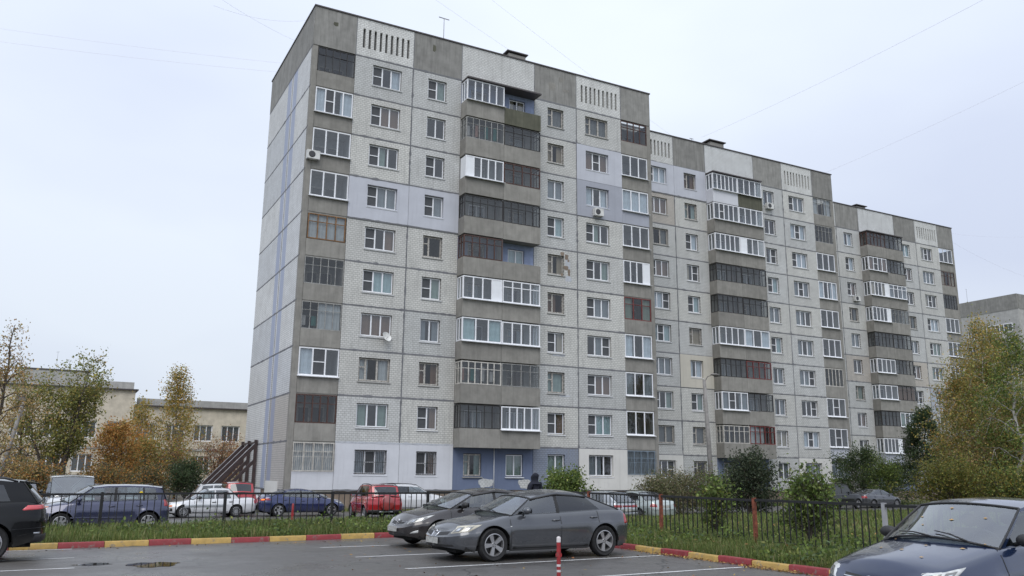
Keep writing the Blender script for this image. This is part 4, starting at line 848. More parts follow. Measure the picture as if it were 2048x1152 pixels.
SOL = dict(wb=2.57, Lf=.86, Lr=.95, W=1.70, r=.305, rim=.19, sill=.19, arch=.36, spokes=9,
    deck=[(2.15, .56), (1.95, .68), (1.5, .77), (.98, .885), (0, .90), (-1.2, .95), (-1.75, .97), (-2.1, .95), (-2.24, .86)], crown=.085,
    A0=(1.0, .32), lines=[(.88, .28), (-.22, -.20), (-.30, -.28), (-1.22, -.92)], last=(-1.70, -1.0), bands=['p', 'g', 'k', 'g', 'p'], roof=[(.32, 1.215), (.15, 1.26), (-.1, 1.305), (-.4, 1.325), (-.7, 1.30), (-.88, 1.265), (-1.0, 1.235)], wbow=.28, rbow=.12, tumble=.70,
    doors=(1.0, -.26, -1.15), handles=(-.05, -.95), mirror=.66, fround=1.2, front_inset=1.4, seat='seat_beige', mirror_mat='plastic_black',
    extras=[lamp_front([(.50, .535), (.92, .60), (1.32, .77), (.62, .65)]), lamp_rear([(.42, .68), (.98, .70), (.88, .90), (.46, .84)]), skin('grille', [(0, .50), (.36, .53), (.44, .60), (0, .565)], 'plastic_black', off=.003), skin('grille_chrome', [(0, .495), (.34, .525), (.36, .537), (0, .508)], 'chrome', off=.012, m=2), skin('grille_chrome', [(0, .56), (.40, .592), (.42, .604), (0, .573)], 'chrome', off=.012, m=2),
        skin('bumper_intake', [(0, .26), (.6, .28), (.52, .37), (0, .37)], 'plastic_black', off=.003), skin('fog_light', [(.62, .335), (.86, .345), (.86, .42), (.74, .39)], 'lamp_clear', off=.01), lambda c: plate(c, z=.425), lambda c: badge(c, 'slant', .60, r=.05), visors])
car('parked_car', 'dusty dark brown sedan with chrome grille bars, just behind the grey liftback', (-2.42, -30.12, 0), (-1, -.045), SOL, 'p_brown', 'cars standing in the car park', N=110)
NAVY = dict(wb=2.6, Lf=1.0, Lr=.95, W=1.73, r=.305, sill=.19, arch=.36, spokes=7,
    deck=[(2.30, .60), (2.1, .70), (1.6, .80), (.9, .925), (0, .95), (-1.2, .99), (-1.8, 1.0), (-2.1, .97), (-2.26, .88)], crown=.10,
    A0=(.88, .20), lines=[(.78, .16), (-.24, -.22), (-.32, -.30), (-1.22, -.95)], last=(-1.70, -1.02), bands=['p', 'g', 'k', 'g', 'p'], roof=[(.20, 1.355), (-.1, 1.41), (-.5, 1.43), (-.9, 1.40), (-1.02, 1.37)], wbow=.24, rbow=.12, tumble=.74,
    doors=(.95, -.28, -1.15), handles=(-.05, -.95), mirror=.55, fround=1.3, front_inset=1.3, mirror_mat='plastic_black',
    extras=[lamp_front([(.50, .56), (.98, .62), (1.30, .77), (.66, .70)]), lamp_rear([(.42, .70), (.95, .70), (.88, .92), (.46, .86)]), skin('grille', [(0, .54), (.42, .57), (.46, .64), (0, .61)], 'plastic_black', off=.003), skin('grille_chrome', [(0, .575), (.42, .60), (.43, .615), (0, .59)], 'chrome', off=.012, m=2), lambda c: plate(c, z=.40), lambda c: badge(c, 'bow', .585, r=.04), skin('bumper_intake', [(0, .27), (.6, .28), (.55, .36), (0, .36)], 'plastic_black', off=.003)])
NAVYC = car('parked_car', 'navy blue sedan cut off by the right edge, fallen leaves on its bonnet and windscreen', (-1.50, -42.98, 0), (-1, -.05), NAVY, 'p_navy', 'cars standing in the car park', N=120)
RAV = dict(wb=2.66, Lf=.90, Lr=.96, W=1.84, r=.345, rim=.235, sill=.26, arch=.41, spokes=5, lift=1.6, flare=.03,
    deck=[(2.23, .70), (2.0, .86), (1.5, .96), (.95, 1.04), (0, 1.05), (-1.2, 1.08), (-1.9, 1.10), (-2.2, 1.06), (-2.29, .98)], crown=.06,
    A0=(1.0, .25), lines=[(.88, .2), (-.25, -.25), (-.34, -.34), (-1.1, -1.0), (-1.16, -1.06), (-1.62, -1.42)], last=(-2.08, -1.80), bands=['p', 'g', 'k', 'g', 'k', 'g', 'p'], roof=[(.25, 1.47), (-.2, 1.52), (-.8, 1.53), (-1.4, 1.50), (-1.80, 1.46)], wbow=.2, rbow=.10, tumble=.74, vb=[0, .06, .80, 1],
    doors=(1.0, -.3, -1.15), handles=(-.1, -.95), rear_panel=(.12, .88), dark=(3, 5), rround=.8, rear_inset=.6,
    extras=[lamp_rear([(.45, .97), (1.18, .94), (1.06, 1.045), (.45, 1.055)], 'lamp_pink'), skin('tailgate_trim', [(-.5, 1.03), (.5, 1.03), (.5, 1.06), (-.5, 1.06)], 'chrome', rear=True), skin('bumper_lower', [(-.95, .34), (.95, .34), (.9, .50), (-.9, .50)], 'plastic_black', rear=True, off=.02, n=16), skin('bumper_crease', [(.55, .62), (1.35, .585), (1.3, .60), (.55, .64)], 'p_black', rear=True, off=.025), skin('reflector', [(.72, .50), (.9, .50), (.9, .54), (.72, .54)], 'chrome', rear=True), rails, lambda c: plate(c, True, .80), skin('arch_trim', [(1.62, .62), (1.66, .6), (1.66, .64), (1.62, .66)], 'plastic_black', rear=True),
        lambda c: obj('roof_spoiler', MB().add([(-1.72, -.62, 1.50), (-1.72, .62, 1.50), (-2.06, .58, 1.455), (-2.06, -.58, 1.455), (-1.72, -.62, 1.44), (-1.72, .62, 1.44), (-2.06, .58, 1.435), (-2.06, -.58, 1.435)], [(0, 1, 2, 3), (7, 6, 5, 4), (3, 2, 6, 7), (1, 5, 6, 2), (4, 0, 3, 7)]).mesh('roof_spoiler', 'p_black'), c['root'])])
car('parked_car', 'black crossover cut off by the left edge, pink-red tail light towards us', (-14.15, -30.05, 0), (-1, -.03), RAV, 'p_black', 'cars standing in the car park', N=110, glass='car_glass_dark')

LANE = 'cars standing along the driveway'
def ez(x, y): return gz(x, y) + (.015 if (-10.5 < y < -1.5 or y > -1.5 and x < -.8 or (x < -6 and y > -21.6)) else 0.0)
def sticker(c):
    e = c['cab'](-.98, -.98, .52); obj('window_sticker', MB().lathe([(.005, .012), (.05, .012), (.055, 0)], 14, 'y').mesh('window_sticker', 'sticker_yellow'), c['root'], (e[0], e[1] + .012, e[2]))
PURP = dict(wb=2.49, Lf=.78, Lr=.70, W=1.70, r=.30, sill=.20, arch=.37, spokes=7, flare=.04,
    deck=[(2.02, .62), (1.85, .76), (1.4, .85), (.95, .91), (0, .92), (-1.2, .95), (-1.7, .96), (-1.95, .90)], crown=.07, A0=(1.05, .42), lines=[(.92, .36), (-.20, -.20), (-.28, -.28), (-1.05, -1.02), (-1.11, -1.08), (-1.52, -1.38)], last=(-1.80, -1.62), bands=['p', 'g', 'k', 'g', 'k', 'g', 'p'],
    roof=[(.42, 1.36), (0, 1.41), (-.6, 1.42), (-1.2, 1.40), (-1.62, 1.35)], wbow=.22, rbow=.08, tumble=.78, doors=(1.0, -.24, -1.0), handles=(-.05, -.85), rear_panel=(.15, .85), rround=.7, fround=.9,
    extras=[lamp_front([(.52, .60), (.80, .60), (.98, .76), (.62, .75)]), skin('indicator', [(.60, .755), (.98, .765), (1.0, .80), (.62, .785)], 'lamp_orange', off=.012, m=2), skin('grille', [(0, .50), (.48, .51), (.46, .62), (0, .62)], 'plastic_black', off=.004), lambda c: plate(c, z=.34), skin('body_moulding', [(1.62, .43), (3.2, .43), (3.2, .46), (1.62, .46)], 'p_purple', off=.02, n=20), lamp_rear([(.55, .78), (.88, .76), (.84, .98), (.60, .98)]), antenna, lambda c: badge(c, 'oval', .565, r=.03), sticker])
car('parked_car', 'violet-blue compact minivan behind the black fence, with a small yellow sticker on its side window', (-10.25, -19.0, ez(-10.25, -19.0)), (-1, -.02), PURP, 'p_purple', LANE, N=90)
LADA = dict(wb=2.46, Lf=.80, Lr=1.07, W=1.62, r=.285, sill=.19, arch=.345, spokes=12, dark_rim=False,
    deck=[(2.03, .56), (1.9, .66), (1.3, .74), (.75, .84), (0, .85), (-1.2, .87), (-1.9, .90), (-2.2, .88), (-2.3, .80)], crown=.03, A0=(.80, .12), lines=[(.70, .08), (-.18, -.16), (-.25, -.23), (-.98, -.80)], last=(-1.35, -.90), bands=['p', 'g', 'p', 'g', 'p'], roof=[(.12, 1.29), (-.2, 1.32), (-.7, 1.32), (-.90, 1.30)], wbow=.10, rbow=.08, tumble=.76,
    doors=(.75, -.22, -1.0), handles=(-.05, -.85), front_inset=1.3, fround=.7, rround=.7, handle_mat='plastic_black', mirror_mat='plastic_black',
    extras=[lamp_front([(.36, .50), (.62, .50), (.63, .60), (.38, .60)]), skin('indicator', [(.63, .50), (.86, .50), (.86, .60), (.63, .60)], 'lamp_orange', off=.01), skin('side_moulding', [(1.4, .46), (3.3, .46), (3.3, .62), (1.4, .62)], 'p_silver', off=.006, n=20), skin('bumper', [(-.9, .30), (.9, .30), (.88, .46), (-.88, .46)], 'plastic_black', off=.03, n=16), lamp_rear([(.45, .62), (.80, .62), (.80, .80), (.45, .80)])])
car('parked_car', 'white old boxy sedan with orange indicator, between the violet minivan and the dark blue sedan', (-4.95, -5.2, ez(-4.95, -5.2)), (-1, -.06), LADA, 'p_white', LANE, N=80)
ELAN = dict(SOL); ELAN.update(wb=2.68, W=1.76, deck=[(2.2, .56), (2.0, .68), (1.5, .77), (1.0, .87), (0, .89), (-1.2, .96), (-1.75, .99), (-2.1, .98), (-2.3, .88)], spokes=5, rim=.215, seat='seat', mirror_mat='p_blue', extras=[lamp_front([(.50, .535), (.92, .60), (1.32, .77), (.62, .65)]), lamp_rear([(.36, .74), (1.22, .80), (1.02, .90), (.42, .86)]), lambda c: c['patch']('brake_light', [(.62, .785), (.86, .80), (.84, .86), (.62, .85)], 'lamp_lit', rear=True, off=.02), lambda c: plate(c, True, .60)])
car('parked_car', 'dark blue sedan with a glowing orange tail light, in front of the end wall', (-.30, -5.3, ez(-.30, -5.3)), (1, -.02), ELAN, 'p_blue', LANE, N=84)
EST = dict(wb=2.6, Lf=.80, Lr=.85, W=1.70, r=.30, sill=.20, arch=.36, deck=[(2.1, .60), (1.95, .72), (1.4, .82), (.95, .89), (0, .90), (-1.5, .93), (-2.0, .93), (-2.14, .86)], crown=.05, A0=(1.0, .30), lines=[(.9, .26), (-.2, -.18), (-.28, -.26), (-1.05, -1.0), (-1.12, -1.07), (-1.75, -1.62)], last=(-2.0, -1.78), bands=['p', 'g', 'p', 'g', 'p', 'g', 'p'], roof=[(.30, 1.39), (0, 1.43), (-.8, 1.45), (-1.78, 1.40)], wbow=.16, rbow=.06, tumble=.78, doors=(.95, -.24, -1.05), rear_panel=(.12, .88), rround=.6, extras=[rails, lamp_rear([(.55, .70), (.85, .70), (.82, .92), (.58, .92)]), lamp_front([(.45, .58), (.85, .60), (.95, .70), (.50, .69)])])
car('parked_car', 'white estate car with roof rails, behind the dark blue sedan', (-2.5, 2.6, ez(-2.5, 2.6)), (1, -.02), EST, 'p_white', LANE, N=70)
ECO = dict(wb=2.52, Lf=.75, Lr=.76, W=1.77, r=.33, sill=.27, arch=.40, spokes=5, lift=1.5, flare=.03, deck=[(2.0, .78), (1.85, .92), (1.4, .98), (.95, 1.03), (0, 1.04), (-1.2, 1.08), (-1.75, 1.09), (-2.0, 1.03)], crown=.05, A0=(1.0, .30), lines=[(.88, .25), (-.2, -.18), (-.28, -.26), (-1.0, -.92), (-1.06, -.98), (-1.45, -1.28)], last=(-1.86, -1.60), bands=['p', 'g', 'k', 'g', 'k', 'g', 'p'], roof=[(.30, 1.54), (-.2, 1.60), (-1.0, 1.61), (-1.60, 1.56)], wbow=.2, rbow=.08, tumble=.76, doors=(.95, -.24, -1.0), handles=(-.05, -.85), rear_panel=(.12, .88), rround=.6, rear_inset=.7, sill_mat='plastic_black',
    extras=[rails, lamp_rear([(.55, .93), (1.0, .93), (.95, 1.03), (.58, 1.03)], 'lamp_maroon' if 0 else 'lamp_red'), skin('bumper_lower', [(-.98, .34), (.98, .34), (.96, .50), (-.96, .50)], 'plastic_black', rear=True, off=.02, n=16), skin('bumper_insert', [(-.4, .36), (.4, .36), (.36, .44), (-.36, .44)], 'p_silver', rear=True, off=.03),
        lambda c: obj('spare_wheel_cover', MB().lathe([(.005, -.20), (.27, -.20), (.32, -.17), (.335, -.12), (.335, .0)], 32, 'z').mesh('spare_wheel_cover', 'p_red', autos=R(40)), c['root'], (c['xr'] + .02, -.0, .80), (0, R(90), 0))])
car('parked_car', 'bright red compact crossover with a covered spare wheel on its tailgate', (2.2, -9.4, ez(2.2, -9.4)), (.06, 1), ECO, 'p_red', LANE, N=80, glass='car_glass_dark')
px0, py0 = -2.9, -1.2
car('parked_car', 'small red car seen from behind, between the white old sedan and the white estate', (px0, py0, ez(px0, py0)), (.04, 1), ECO | {'extras': [lamp_rear([(.55, .93), (1.0, .93), (.95, 1.03), (.58, 1.03)])]}, 'p_red', LANE, N=70)
SUVW = dict(RAV); SUVW.update(extras=[lamp_front([(.50, .70), (.95, .74), (1.25, .86), (.60, .82)]), rails, lamp_rear([(.45, .97), (1.1, .94), (1.06, 1.045), (.45, 1.055)])], roof=[(x, z + .03) for x, z in RAV['roof']], dark=(3, 5), handle_mat='p_white')
car('parked_car', 'white crossover partly hidden behind the red one, facing right', (6.05, -4.0, ez(6.05, -4.0)), (1, -.02), SUVW, 'p_white', LANE, N=76)
HATS = dict(wb=2.46, Lf=.80, Lr=.80, W=1.64, r=.285, sill=.19, arch=.345, deck=[(2.03, .58), (1.9, .68), (1.3, .76), (.75, .85), (0, .86), (-1.2, .88), (-1.8, .90), (-2.03, .84)], crown=.03, A0=(.80, .12), lines=[(.70, .08), (-.18, -.16), (-.25, -.23), (-1.1, -.98), (-1.2, -1.05)], last=(-1.92, -1.35), bands=['p', 'g', 'p', 'g', 'p', 'p'], roof=[(.12, 1.29), (-.2, 1.325), (-.8, 1.325), (-1.35, 1.29)], wbow=.10, rbow=.06, tumble=.77, doors=(.75, -.22), rround=.6, rear_inset=.6, handle_mat='plastic_black', mirror_mat='plastic_black',
    extras=[lamp_rear([(.30, .66), (.82, .66), (.80, .78), (.30, .78)]), skin('tail_panel', [(-.3, .67), (.3, .67), (.3, .77), (-.3, .77)], 'lamp_red', rear=True, off=.004), skin('bumper', [(-.88, .30), (.88, .30), (.86, .46), (-.86, .46)], 'p_silver', rear=True, off=.03, n=16), lambda c: plate(c, True, .55), skin('bumper_strip', [(-.88, .46), (.88, .46), (.88, .50), (-.88, .50)], 'plastic_black', rear=True, off=.02, n=16)])
car('parked_car', 'silver boxy hatchback with a full-width red tail panel, beside the green shrub', (11.15, -15.6, ez(11.15, -15.6)), (-.10, 1), HATS, 'p_silver', LANE, N=76)
MINT = dict(wb=2.6, Lf=.85, Lr=1.0, W=1.70, r=.295, sill=.19, arch=.35, deck=[(2.15, .58), (1.95, .68), (1.4, .78), (.9, .86), (0, .88), (-1.2, .93), (-1.8, .955), (-2.1, .94), (-2.3, .85)], crown=.05, A0=(.9, .22), lines=[(.8, .18), (-.2, -.18), (-.27, -.25), (-1.2, -.90)], last=(-1.65, -.98), bands=['p', 'g', 'k', 'g', 'p'], roof=[(.22, 1.28), (-.1, 1.33), (-.5, 1.345), (-.98, 1.29)], wbow=.2, rbow=.14, tumble=.70, doors=(.9, -.24, -1.1), handles=(-.05, -.95), dark=(3,),
    extras=[lamp_rear([(.50, .66), (.92, .68), (.84, .84), (.54, .82)]), lamp_front([(.50, .535), (.92, .58), (1.1, .68), (.62, .65)]), skin('bumper_strip', [(-.9, .56), (.9, .56), (.9, .585), (-.9, .585)], 'p_white', rear=True, off=.02, n=16), lambda c: plate(c, True, .70)])
car('parked_car', 'pale mint sedan with rounded red tail lights, right of the silver hatchback', (13.55, -15.2, ez(13.55, -15.2)), (-.05, 1), MINT, 'p_mint', LANE, N=80)
PAJ = dict(RAV); PAJ.update(Lf=.75, Lr=.95, W=1.82, A0=(.85, .45), lines=[(.75, .40), (-.2, -.2), (-.3, -.3), (-1.0, -.98), (-1.08, -1.06), (-1.85, -1.80)], last=(-2.1, -2.0), roof=[(.45, 1.66), (-.5, 1.70), (-2.0, 1.68)], deck=[(2.08, .80), (2.0, .96), (1.5, 1.02), (.85, 1.06), (0, 1.06), (-1.5, 1.07), (-2.28, 1.05)], extras=[rails, lamp_front([(.50, .72), (.80, .72), (.82, .86), (.52, .86)])], fround=.6, rround=.5, tumble=.8)
car('parked_car', 'black boxy off-roader with a bright windscreen cover, half hidden by the fence bush', (37.2, -6.6, ez(37.2, -6.6)), (.98, .05), PAJ, 'p_dark', LANE, N=70, glass='car_glass_dark')
GSED = dict(SOL); GSED.update(extras=[lamp_front([(.50, .535), (.92, .60), (1.32, .77), (.62, .65)]), lamp_rear([(.42, .68), (.98, .70), (.88, .90), (.46, .84)])], seat='seat', mirror_mat='p_dark')
car('parked_car', 'dark grey sedan beyond the right lawn, in front of the off-roader', (42.9, -5.4, ez(42.9, -5.4)), (1, .02), GSED, 'p_grey', LANE, N=70)
VAN = dict(wb=2.9, Lf=.85, Lr=1.0, W=1.86, r=.33, sill=.25, arch=.39, deck=[(2.3, .86), (2.1, 1.0), (1.75, 1.08), (1.5, 1.10), (0, 1.10), (-2.0, 1.10), (-2.45, 1.08)], crown=.05, A0=(1.55, .95), lines=[(1.4, .88), (.35, .35), (.25, .25), (-.9, -.9), (-1.0, -1.0), (-2.1, -2.05)], last=(-2.38, -2.25), bands=['p', 'g', 'p', 'g', 'p', 'g', 'p'], roof=[(.95, 1.86), (.5, 1.92), (-1, 1.94), (-2.25, 1.90)], wbow=.18, rbow=.05, tumble=.86, fround=.8, rround=.5, rear_panel=(.2, .8), mirror_mat='plastic_black', mirror=1.3,
    extras=[lamp_front([(.58, .78), (.84, .78), (.90, .96), (.62, .96)]), skin('grille', [(0, .70), (.5, .70), (.5, .84), (0, .84)], 'plastic_black'), skin('bumper', [(-.9, .32), (.9, .32), (.9, .52), (-.9, .52)], 'plastic_black', off=.02, n=16), lambda c: plate(c, z=.44)])
car('parked_van', 'white van facing us with a wide pale windscreen, behind the violet minivan', (-11.1, -9.3, ez(-11.1, -9.3)), (.05, -1), VAN, 'p_white', None, N=76, cat='van')
BACK = 'cars parked at the back by the trees'
car('parked_car', 'white car whose roof shows above the violet minivan', (-7.75, -1.0, ez(-7.75, -1.0)), (.12, -1), EST | {'extras': [rails], 'odd_bands': ()}, 'p_white', BACK, N=60)
car('parked_car', 'dark red car just right of the white van roof', (-9.9, 4.0, ez(-9.9, 4)), (.1, -1), EST | {'extras': [], 'odd_bands': ()}, 'p_maroon', BACK, N=60)
car('parked_car', 'dark car left of the white van, seen above the black crossover', (-13.2, -.4, ez(-13.2, -.4)), (.1, -1), ECO | {'extras': [rails]}, 'p_dark', BACK, N=60)

# ------------------------------------------------------------------ fences, bollards, poles
bar_me = lambda h: cached(('bar', round(h, 2)), lambda: MB().box(-.0105, .0105, -.0105, .0105, 0, h).mesh('bar', 'iron_black'))
def fence(label, p0, p1, posts, ztop, group=None):
    d = Vector((p1[0] - p0[0], p1[1] - p0[1], 0)); Lg = d.length; d.normalize(); rz = math.atan2(d.y, d.x); root = thing('fence', label, 'fence', (p0[0], p0[1], 0), rz, group)
    prev = 0.0; zt = ztop
    for k, (t, mt) in enumerate(posts):
        gzz = gz(p0[0] + d.x * t, p0[1] + d.y * t); obj('post', MB().box(-.038, .038, -.038, .038, gzz - .3, zt + .01).box(-.041, .041, -.041, .041, zt + .01, zt + .02).mesh('post', mt), root, (t, 0, 0), (rnd.uniform(-.01, .01), rnd.uniform(-.012, .012), 0))
        if k:
            a, b = posts[k - 1][0], t; L_ = b - a - .072; sag = rnd.uniform(-.01, .01)
            obj('top_rail', MB().box(0, L_, -.025, .025, -.055, 0).mesh('top_rail', 'iron_black'), root, (a + .036, 0, zt - .004), (0, sag * .3, 0)); obj('bottom_rail', MB().box(0, L_, -.015, .015, -.02, .0).mesh('bottom_rail', 'iron_black'), root, (a + .03, 0, .20 + gzz * .5), (0, 0, 0))
            n = int(round(L_ / .182))
            for i in range(1, n):
                zz = .14 + gzz * .5; obj('bar', bar_me(zt - .045 - zz), root, (a + .03 + L_ * i / n + rnd.uniform(-.006, .006), 0, zz), (rnd.uniform(-.008, .008), rnd.uniform(-.01, .01), 0))
    return root
fy = lambda x: -24.5 + .06 * (x + 10.6)
xa, xb = -23.4, 3.05
fence('black bar fence on the left lawn, in front of the driveway cars', (xa, fy(xa)), (xb, fy(xb)), [((x - xa) * math.hypot(1, .06), 'iron_black') for x in (-23.4, -20.2, -17.0, -13.82, -10.63, -7.43, -4.28, -1.06, 2.0)], 1.13)
fence('bar fence with rusty orange posts running along the right lawn', (3.05, fy(3.05) - .25), (3.05, -50), [(fy(3.05) - .25 - y, m_) for y, m_ in ((-23.95, 'iron_black'), (-27.1, 'steel_rust'), (-30.7, 'steel_rust'), (-34.3, 'steel_rust'), (-37.95, 'iron_grey'), (-41.6, 'steel_rust'), (-45.2, 'steel_rust'))], 1.19)
def bollard(x, y, z, h, label, stripes):
    root = thing('bollard', label, 'bollard', (x, y, z), 0, None)
    obj('base_plate', MB().lathe([(.005, .018), (.10, .018), (.115, .012), (.12, 0)], 16).mesh('base_plate', 'iron_black', smooth=True), root)
    zz = .018
    for k, (hh, mt) in enumerate(stripes):
        r_ = .033 + (.002 if k % 2 else 0); pr = [(r_, zz), (r_, zz + hh)]
        if k == len(stripes) - 1: pr += [(r_ * .85, zz + hh + .015), (r_ * .4, zz + hh + .025), (.004, zz + hh + .027)]
        obj('post_band', MB().lathe(pr, 18).mesh('post_band', mt, autos=R(50)), root); zz += hh
    obj('lock_lug', MB().box(-.044, .044, -.025, .025, h * .55, h * .62).mesh('lock_lug', 'bollard_red'), root)
bollard(-4.52, -37.75, 0.0, .75, 'red and white striped bollard standing on the asphalt in the foreground', [(.16, 'bollard_red'), (.035, 'bollard_white'), (.05, 'bollard_red'), (.035, 'bollard_white'), (.17, 'bollard_red'), (.08, 'bollard_red'), (.09, 'bollard_red'), (.065, 'bollard_white')])
bollard(-5.15, -22.9, gz(-5.15, -22.9), .72, 'plain red bollard standing in the grass behind the black fence', [(.30, 'bollard_red'), (.22, 'bollard_red'), (.18, 'bollard_red')])
def lamp_post(label, base, top, arm, kind):
    root = thing('lamp_post', label, 'lamp post', base); t = Vector(top) - Vector(base)
    obj('pole', MB().tube([(0, 0, -.3), tuple(t * .5), tuple(t)], [.17, .145, .105], 10).mesh('pole', 'pole_concrete', smooth=True), root)
    a = Vector(arm) - Vector(base)
    if kind == 'arm':
        obj('arm', MB().tube([tuple(t * .98), tuple(t.lerp(a, .5) + Vector((0, 0, .08))), tuple(a)], [.03, .028, .025], 8).mesh('arm', 'lamp_metal', smooth=True), root); obj('lamp_head', MB().ellipsoid((a.x + .22, a.y - .1, a.z + .06), (.36, .13, .09), 12, 6).mesh('lamp_head', 'lamp_metal', smooth=True), root)
    else:
        obj('bracket', MB().box(-.06, .06, -.05, .05, -.9, .1).mesh('bracket', 'lamp_metal'), root, tuple(t)); obj('lamp_head', MB().box(-.28, .24, -.12, .12, -.06, .22).box(-.32, .28, -.15, .15, .22, .26).mesh('lamp_head', 'lamp_metal'), root, (t.x - .12, t.y, t.z + .15)); 
lamp_post('concrete lamp post leaning in front of the middle section, lamp arm at its top', (25.32, -7.42, -.48), (25.08, -7.30, 7.85), (25.50, -7.52, 8.15), 'arm')
lamp_post('leaning concrete lamp post among the autumn trees at the left edge', (-15.0, 13.9, -.45), (-13.97, 13.5, 6.0), (-14.4, 13.7, 6.2), 'box')

# raking steel props against the end wall
props = thing('steel_props', 'dark brown raking steel props leaning on the end wall', 'steel props', (0, 10.3, -.45))
for y in (8.0, 10.25, 12.4):
    obj('upright', MB().box(-.24, -.05, -.09, .09, -.3, 4.25).mesh('upright', 'steel_brown'), props, (0, y - 10.3, 0))
    obj('raker', MB().beam((-.12, 0, 3.95), (-3.95, 0, -.12), .14, .22).mesh('raker', 'steel_brown'), props, (0, y - 10.3, 0))
    obj('raker', MB().beam((-.12, 0, 2.95), (-2.95, 0, -.12), .14, .20).mesh('raker', 'steel_brown'), props, (0, y - 10.3, 0))
    obj('raker_capping', MB().beam((-.16, 0, 4.075), (-3.95, 0, .02), .16, .012).mesh('raker_capping', 'iron_grey'), props, (0, y - 10.3, .02))
obj('cross_tie', MB().box(-.2, -.1, -2.3, 2.2, 4.0, 4.12).mesh('cross_tie', 'steel_brown'), props)
def blotch(root, name, cx, cz, rx, rz_, mat, y, seed, th=.012):
    rr = random.Random(seed); n = 26; ph = [rr.uniform(0, 6.28) for _ in range(4)]; rim = []
    for k in range(n):
        t = 2 * math.pi * k / n; q = 1 + .07 * math.sin(3 * t + ph[0]) + .06 * math.sin(5 * t + ph[1]) + .05 * math.sin(8 * t + ph[2]) + rr.uniform(-.07, .07); sq = 1 / max(abs(math.cos(t)), abs(math.sin(t))) ** .6; rim.append((rx * q * sq * math.cos(t), rz_ * q * sq * math.sin(t)))
    mb = MB().add([(x, 0, z) for x, z in rim], [tuple(range(n))]); mb.add([(x, 0, z) for x, z in rim] + [(x, th, z) for x, z in rim], [(k, n + k, n + (k + 1) % n, (k + 1) % n) for k in range(n)]); obj(name, mb.mesh(name, mat), root, (cx, y, cz))
blotch(B1, 'plaster_patch', 12.9, 1.16, .52, .27, 'tile_white', .006, 1); blotch(B1, 'plaster_patch', 15.75, 1.12, .42, .30, 'tile_white', .006, 2)
for k, (x, z, a_, b_) in enumerate(((18.75, 17.2, .16, .14), (19.1, 17.0, .14, .2), (19.05, 16.2, .2, .15), (19.3, 15.9, .1, .25), (18.7, 15.65, .1, .12), (19.25, 16.75, .08, .1))): blotch(B1, 'missing_tiles', x, z, a_, b_, 'plinth', -.004, 20 + k, .003)
for k, (x, z, a_, b_) in enumerate(((19.2, 16.5, .20, .40), (19.25, 15.4, .26, .20), (18.4, 9.85, .5, .07), (18.9, 7.05, .45, .06))): blotch(B1, 'mortar_smear', x, z, a_, b_, 'sealant_light', -.0025, 40 + k, .002)
for k, (x, z, a_, b_) in enumerate(((17.9, 30.0, .30, .32), (18.7, 30.7, .22, .18), (19.1, 29.9, .28, .10), (8.4, 30.6, .12, .25), (1.4, 30.5, .16, .14))): blotch(B1, 'repair_patch', x, z, a_, b_, 'concrete_mossy' if k > 2 else 'concrete', -.0135, 70 + k, .003)
# things fixed to the facade
def aircon(label, loc, rz=0):
    root = thing('air_conditioner', label, 'air conditioner', loc, rz); obj('casing', MB().box(-.40, .40, -.30, 0, 0, .55).mesh('casing', 'ac_white'), root); P = MB().lathe([(.21, 0), (.21, -.012), (.16, -.014), (.05, -.016), (.004, -.018)], 20, 'y'); obj('fan_grille', P.mesh('fan_grille', 'ac_dark', smooth=True), root, (-.1, -.302, .28)); obj('bracket', MB().box(-.35, -.31, -.34, .02, -.05, 0).mesh('bracket', 'iron_grey'), root); obj('bracket', MB().box(.31, .35, -.34, .02, -.05, 0).mesh('bracket', 'iron_grey'), root)
aircon('white air conditioner on the corner pier of the near section, high up', (.40, -.02, 20.85)); aircon('grey-white air conditioner under a window on the blue-grey panel', (21.75, -.06, 20.45)); aircon('air conditioner beside the top balcony of the middle section', (44.95, 5.62, 26.3)); aircon('air conditioner left of the balconies on the farthest section', (62.75, 11.2, 20.3))
dish = thing('satellite_dish', 'small white satellite dish below a window of the near section', 'satellite dish', (5.62, -.04, 9.75)); obj('reflector', MB().lathe([(.005, .0), (.15, .02), (.26, .06), (.33, .11)], 24).mesh('reflector', 'ac_white', smooth=True), dish, (0, -.3, .25), (R(65), 0, R(20))); obj('feed_arm', MB().tube([(0, 0, 0), (0, -.2, .1), (.05, -.55, .25)], .018, 6).mesh('feed_arm', 'iron_grey'), dish)
def mast(label, loc, h, bar):
    root = thing('antenna_mast', label, 'antenna', loc); obj('mast', MB().tube([(0, 0, -.2), (0, 0, h)], [.035, .025], 6).mesh('mast', 'iron_grey'), root)
    for k, w_ in enumerate(bar): obj('crossbar', MB().beam((-w_, -.1, h - .05 - k * .25), (w_, .1, h + .05 - k * .25), .05, .05).mesh('crossbar', 'iron_grey'), root)
RT = TOP
mast('antenna mast on the near roof, above the second grey attic panel', (9.9, 2.0, RT + .0), 2.9, (.45,)); mast('thin antenna on the middle section roof', (38.0, 8.0, RT - .2), 1.6, (.3, .2)); mast('tall mast on the roof of the far right building', (131, 47, 32.3), 5.5, (.3,)); mast('short mast on the roof of the far right building', (131, 43, 32.3), 3, (.3,))
